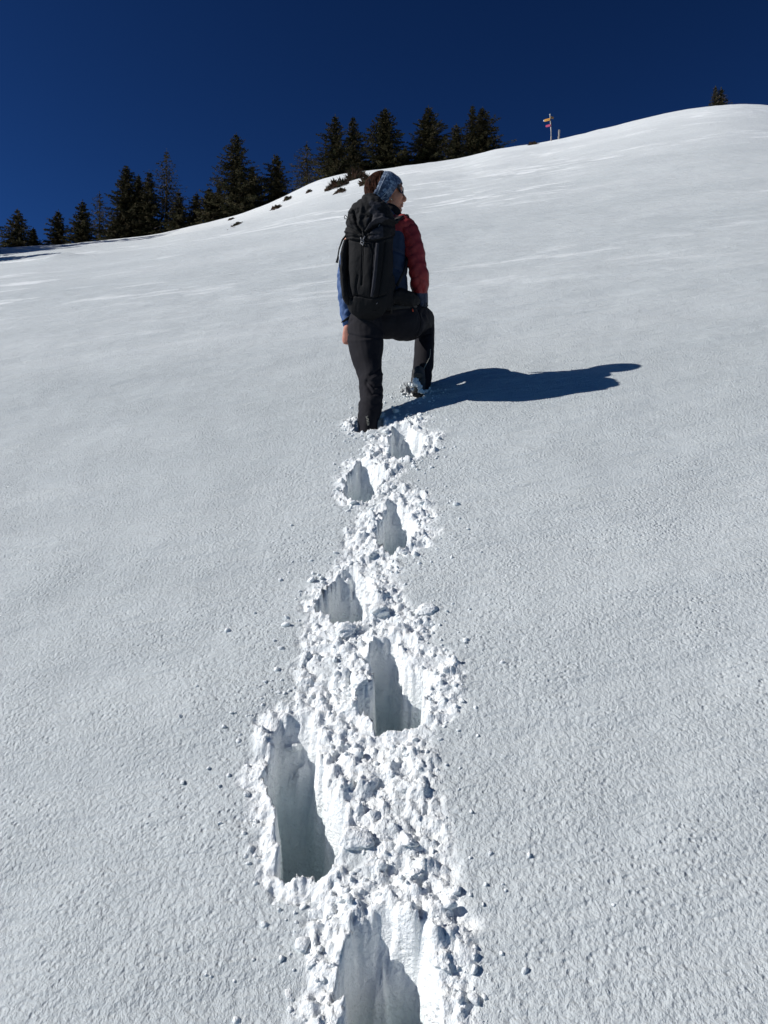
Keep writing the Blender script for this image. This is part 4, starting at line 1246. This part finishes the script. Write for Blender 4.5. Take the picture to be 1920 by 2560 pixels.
for k in range(9):           # wisps at the nape
    b0 = HP(-0.085 + g.normal(0, 0.008), 0.02 + g.normal(0, 0.02), -0.07)
    tube_bm(bm, [b0, b0 + Vector((-0.012 + g.normal(0, 0.006), -0.005, -0.020)), b0 + Vector((-0.03 + g.normal(0, 0.012), -0.008, -0.028 + g.normal(0, 0.006)))], [0.0016, 0.001, 0.0006], 4)
obj_bm('nape_wisps', bm, M['hair'], hair)['kind'] = 'stuff'
def band_keep(f, r_, u):
    # back edge and front edge lines seen from the side
    back = -0.014 + (u - 0.118) * 0.46
    front = 0.080 + (u - 0.055) * 0.68 if u < 0.055 else 0.2
    return f > back and f < front and u > -0.092
def band_disp(f, r_, u):
    w = f * 0.8 - u
    return 0.045 * math.sin(w * 130 + 6 * f) * max(0.0, min(1.0, 0.4 - u * 8)) + 0.012 * math.sin(w * 60 + f * 40)
band = shell((0.0865, 0.106, 0.0985), (-0.008, 0, 0.019), band_keep, -0.004, 'headband', M['band'], hiker, band_disp)
band['label'] = 'wide blue grey patterned headband'
bb_ = hits(band)
for ln_, r__ in (([(967, 433), (958, 452), (946, 478), (935, 504)], 0.0018), ([(976, 470), (960, 489), (946, 503)], 0.0024), ([(982, 488), (970, 500), (957, 508)], 0.0028), ([(985, 452), (972, 472), (958, 484)], 0.0016)):
    stroke('band_fold', bb_, ln_, r__, M['band_pale'], band, 0.0, flat=(1, 0.6))
glass = empty('sunglasses', (0, 0, 0)); glass.parent = hiker
for s in (-1, 1):
    bm = bmesh.new()
    n = 12
    for side in (0,):
        ring0 = []; ring1 = []
        for j in range(n):
            a = 2 * math.pi * j / n
            rr_ = 0.029 * math.cos(a); uu = 0.021 * math.sin(a) * (1.0 if math.sin(a) > 0 else 1.05)
            f0 = 0.094 - 9.0 * (s * 0.034 + rr_) ** 2
            ring0.append(bm.verts.new(HP(f0, s * 0.034 + rr_, 0.008 + uu))); ring1.append(bm.verts.new(HP(f0 - 0.004, s * 0.034 + rr_, 0.008 + uu)))
        bm.faces.new(ring0); bm.faces.new(ring1[::-1])
        for j in range(n):
            bm.faces.new((ring0[j], ring0[(j + 1) % n], ring1[(j + 1) % n], ring1[j]))
    obj_bm('lens', bm, M['lens'], glass, smooth=False)
    bm = bmesh.new()
    tube_bm(bm, [HP(0.092 - 9 * 0.061 ** 2, s * 0.062, 0.018), HP(0.052, s * 0.073, 0.016), HP(0.02, s * 0.079, 0.010), HP(-0.01, s * 0.082, 0.004)], [0.014, 0.010, 0.005, 0.003], 8, flat=(0.5, 1.3))
    obj_bm('temple_arm', bm, M['rubber'], glass)
    bm = bmesh.new()
    tube_bm(bm, [HP(0.097 - 9.0 * (s * 0.034 + 0.031 * math.cos(a)) ** 2, s * 0.034 + 0.031 * math.cos(a), 0.008 + 0.0225 * math.sin(a)) for a in np.linspace(0, 2 * math.pi, 15)], 0.0022, 6)
    obj_bm('frame_rim', bm, M['rubber'], glass)
bm = bmesh.new(); tube_bm(bm, [HP(0.015, 0.076, -0.058), HP(0.016, 0.077, -0.062), HP(0.016, 0.076, -0.068)], 0.0022, 6); obj_bm('earring', bm, M['gold'], hiker)

# ------------------------------------------------------------ the rucksack
pack = empty('backpack', (0, 0, 0))
tag(pack, 'large black hiking backpack with gathered lid and grey buckle worn by the hiker', 'backpack')
bm = bmesh.new()
PY = R(20)
chain(bm, [(925, 786, 4.060, 0.050, 0.055), (923, 775, 4.040, 0.098, 0.070), (921, 760, 4.020, 0.115, 0.088), (922, 735, 4.005, 0.122, 0.096), (923, 700, 4.000, 0.1225, 0.098), (925, 650, 4.000, 0.1235, 0.098),
           (924, 610, 4.005, 0.1235, 0.097), (925, 580, 4.010, 0.127, 0.099), (927, 556, 4.020, 0.127, 0.098), (927, 535, 4.030, 0.112, 0.105), (927, 521, 4.040, 0.085, 0.085), (927, 513, 4.050, 0.055, 0.06)], yaw=PY, sides=40, power=2.7)
GR = {'zip': [(908, 612), (907, 640), (905.5, 680), (904.5, 712)], 'g2': [(937, 605), (936, 630), (933, 670), (930, 705), (928, 742)], 'g2b': [(924, 606), (931, 622), (935, 634)],
      'left': [(866, 603), (868.5, 677), (873, 715), (879, 748)], 'right': [(963, 605), (955, 680), (946, 742)], 'bottom': [(869, 748), (890, 738), (905, 742), (929, 746), (950, 742), (982, 732)],
      'lidge': [(862, 598), (885, 602), (907, 604), (935, 602), (965, 596), (985, 590)], 'mid': [(895, 690), (891, 720), (893, 740)]}
FOLDS = [([(905, 582), (896, 566), (888, 548), (884, 528)], 3.2, -0.016), ([(903, 583), (888, 568), (876, 556)], 3, 0.008), ([(901, 585), (880, 572), (866, 566)], 2.4, -0.010), ([(902, 590), (882, 582), (866, 580)], 2.6, 0.007),
         ([(900, 594), (880, 592), (866, 594)], 2.2, -0.007), ([(912, 580), (920, 566), (926, 552), (930, 540)], 3, -0.009), ([(914, 584), (928, 572), (944, 566)], 2.6, -0.010),
         ([(915, 578), (926, 562), (938, 552), (956, 547), (975, 550), (987, 557)], 3.0, 0.016), ([(922, 578), (934, 566), (950, 560), (970, 562), (986, 566)], 4.5, -0.015), ([(898, 560), (902, 540), (906, 522)], 5, 0.010),
         ([(915, 592), (932, 586), (950, 585)], 2.4, -0.006), ([(888, 545), (880, 534), (874, 536)], 2.5, -0.007), ([(880, 560), (872, 548)], 2.5, 0.005)]
def pack_disp(co, no):
    px, py = pxy(co)
    fr = sstep(-0.15, -0.45, no[:, 1]) * 1.0 if False else np.clip((0.25 - no[:, 1]) * 3, 0, 1)
    d = 0.0022 * fbm(co[:, 0] * 20, co[:, 2] * 14 + co[:, 1] * 8, 3, 401)
    lid = sstep(604, 596, py) if False else 1 - sstep(596, 604, py)
    d += lid * (0.004 + 0.005 * fbm(co[:, 0] * 26 + 3, co[:, 2] * 26, 3, 411))
    for l, w, a in FOLDS: d += fr * a * np.exp(-(pdist(px, py, l) / w) ** 2)
    for k, (w, a) in {'zip': (2.0, -0.008), 'g2': (2.2, -0.012), 'g2b': (1.6, -0.007), 'left': (3.2, -0.016), 'right': (2.0, -0.008), 'bottom': (2.0, -0.008), 'lidge': (2.2, -0.010), 'mid': (2.4, -0.006)}.items():
        d += fr * a * np.exp(-(pdist(px, py, GR[k]) / w) ** 2)
    d += fr * 0.006 * np.exp(-((px - 920) / 12) ** 2) * sstep(615, 640, py) * (1 - sstep(715, 745, py))
    d += fr * 0.006 * np.exp(-((px - 886) / 13) ** 2) * sstep(610, 640, py) * (1 - sstep(715, 745, py))
    d += fr * 0.008 * np.exp(-(pdist(px, py, [(940, 640), (936, 735)]) / 4) ** 2)
    return d
def pack_split(c):
    px, py = pxy(c)
    r = np.interp(py, [600, 680, 742], [963, 955, 946]); l = np.interp(py, [603, 677, 715, 748], [866, 868.5, 873, 879])
    side = ((px > r) | (px < l)) & (py > 603) & (py < 742)
    return np.where(side | (c[:, 1] > 4.0), 1, 0)
pm = weld('pack_body', bm, 0.004, 2, [M['pack'], M['pack_side']], pack, disp=pack_disp, split=pack_split)
bp_ = hits(pm)
stroke('front_zip', bp_, GR['zip'], 0.0035, M['seam'], pack, -0.002)
stroke('seam_cord', bp_, [(939, 612), (938, 630), (935, 670), (932, 705), (929.5, 742)], 0.0022, M['pack'], pack, 0.004)
stroke('daisy_chain', bp_, [(944, 608), (941, 640), (938, 680), (934, 720), (931, 742)], 0.009, M['pack'], pack, 0.002, flat=(1, 0.3))
stroke('lid_strap', bp_, [(907, 575), (908, 585), (909, 594)], 0.008, M['web'], pack, 0.003, flat=(0.3, 1.0))
stroke('lid_strap', bp_, [(908, 610), (907, 640), (906, 690)], 0.006, M['web'], pack, 0.002, flat=(0.3, 1.0))
# buckle: a ring with prongs
bm = bmesh.new()
def bk(x, y, off=0.010): return on(bp_, x, y, off)
tube_bm(bm, [bk(903.5, 594), bk(905.5, 598), bk(905.5, 602), bk(903, 606), bk(903.5, 610), bk(907, 611.5), bk(911, 610), bk(911.5, 606), bk(909.5, 602), bk(909.5, 598), bk(912, 594)], 0.0030, 8)
tube_bm(bm, [bk(904, 601), bk(910.5, 601)], 0.0042, 8)
tube_bm(bm, [bk(904, 611, 0.008), bk(911, 611, 0.008)], 0.003, 8)
obj_bm('buckle', bm, M['buckle'], pack)['label'] = 'grey quick-release buckle'
# small haul loop, compression strap hanging free on the left, reflective ticks
def loopw(name, pts, rad, mat, par=None, flat=None):
    bm = bmesh.new(); tube_bm(bm, pts, rad, 8, flat=flat); return obj_bm(name, bm, mat, par or pack)
loopw('cord_loop', [P(870, 545, 3.99), P(864, 538, 3.99), P(861, 541, 3.99), P(862, 547, 3.99), P(868, 547, 3.99)], 0.0022, M['seam'])
loopw('cord_loop', [P(1012, 538, 4.1), P(1016, 536, 4.1), P(1021, 537, 4.1), P(1021, 542, 4.1), P(1018, 543, 4.1)], 0.0024, M['seam'])
loopw('side_strap', [P(864, 590, 3.99), P(856, 600, 3.98), P(848, 622, 3.97), P(844, 645, 3.97), P(842, 657, 3.97)], [0.004, 0.004, 0.003, 0.003, 0.006], M['web'], flat=(0.5, 1.3))
loopw('side_strap', [P(846, 640, 3.99), P(848, 655, 3.99), P(850, 680, 3.99)], 0.0022, M['web'])
for ln_ in ([(947, 566), (950, 561)], [(975, 763), (980, 752)], [(941, 760), (944, 756)]):
    stroke('reflective_tick', bp_, ln_, 0.0018, M['buckle'], pack, 0.001)
stroke('logo_patch', bp_, [(916, 543), (919, 537)], 0.0035, M['pack_side'], pack, 0.001, flat=(1, 0.4))
stroke('bottom_loop', bp_, [(934, 776), (941, 776)], 0.003, M['seam'], pack, 0.001)
# side pockets
bm = bmesh.new()
chain(bm, [(869, 606, 4.00, 0.018, 0.045), (865, 640, 4.01, 0.024, 0.055), (865, 690, 4.01, 0.026, 0.06), (871, 730, 4.01, 0.030, 0.065), (877, 750, 4.02, 0.030, 0.055)], yaw=PY)
sp_ = weld('side_pocket', bm, 0.004, 2, [M['pack_side']], pack, disp=lambda co, no: 0.004 * fbm(co[:, 0] * 30, co[:, 2] * 16, 3, 421))
bm = bmesh.new()
chain(bm, [(974, 690, 4.0, 0.022, 0.06), (972, 715, 3.995, 0.028, 0.075), (970, 745, 4.0, 0.030, 0.075), (966, 765, 4.0, 0.022, 0.05)], yaw=PY)
weld('side_pocket', bm, 0.004, 2, [M['pack_side']], pack, disp=lambda co, no: 0.003 * fbm(co[:, 0] * 30, co[:, 2] * 16, 3, 423))
# shoulder straps
for rows in ([(985, 556, 4.08), (1000, 543, 4.13), (1012, 541, 4.20), (1018, 552, 4.26), (1008, 600, 4.29)], [(905, 556, 4.10), (893, 545, 4.17), (888, 545, 4.24), (890, 556, 4.30), (900, 600, 4.33)]):
    loopw('shoulder_strap', [P(*r) for r in rows], 0.024, M['web'], flat=(1, 0.35))
# hip belt with its padded wing pouch
bm = bmesh.new()
for a in range(0, 20):
    pass
chain(bm, [(975, 748, 4.03, 0.030, 0.040), (995, 742, 4.035, 0.034, 0.048), (1015, 744, 4.06, 0.034, 0.046), (1032, 750, 4.11, 0.028, 0.036), (1042, 754, 4.16, 0.020, 0.022)], yaw=0)
weld('hip_belt_pouch', bm, 0.004, 3, [M['pack_side']], pack, disp=lambda co, no: 0.004 * fbm(co[:, 0] * 24, co[:, 2] * 24, 3, 431))
loopw('hip_belt', [P(968, 770, 4.04), P(995, 766, 4.045), P(1020, 764, 4.08), P(1040, 762, 4.16)], 0.016, M['web'], flat=(0.4, 1.0))
loopw('hip_belt', [P(885, 768, 4.09), P(872, 764, 4.16), P(872, 762, 4.25)], 0.018, M['web'], flat=(0.4, 1.0))
loopw('load_strap', [P(976, 752, 4.02), P(979, 765, 4.03), P(978, 784, 4.04)], 0.007, M['web'], flat=(1.0, 0.4))
loopw('load_strap', [P(1020, 640, 4.11), P(1010, 680, 4.07), P(992, 715, 4.05)], 0.008, M['web'], flat=(1.0, 0.4))
loopw('hip_belt', [P(1030, 745, 4.12), P(1036, 735, 4.16), P(1040, 722, 4.17)], 0.014, M['web'], flat=(0.4, 1.0))
loopw('zip_pull', [P(1031, 772, 4.07), P(1032, 776, 4.07), P(1033, 779, 4.07)], 0.0035, plain('orange_cord', (0.6, 0.08, 0.03), (0.5, 0.06, 0.02)))
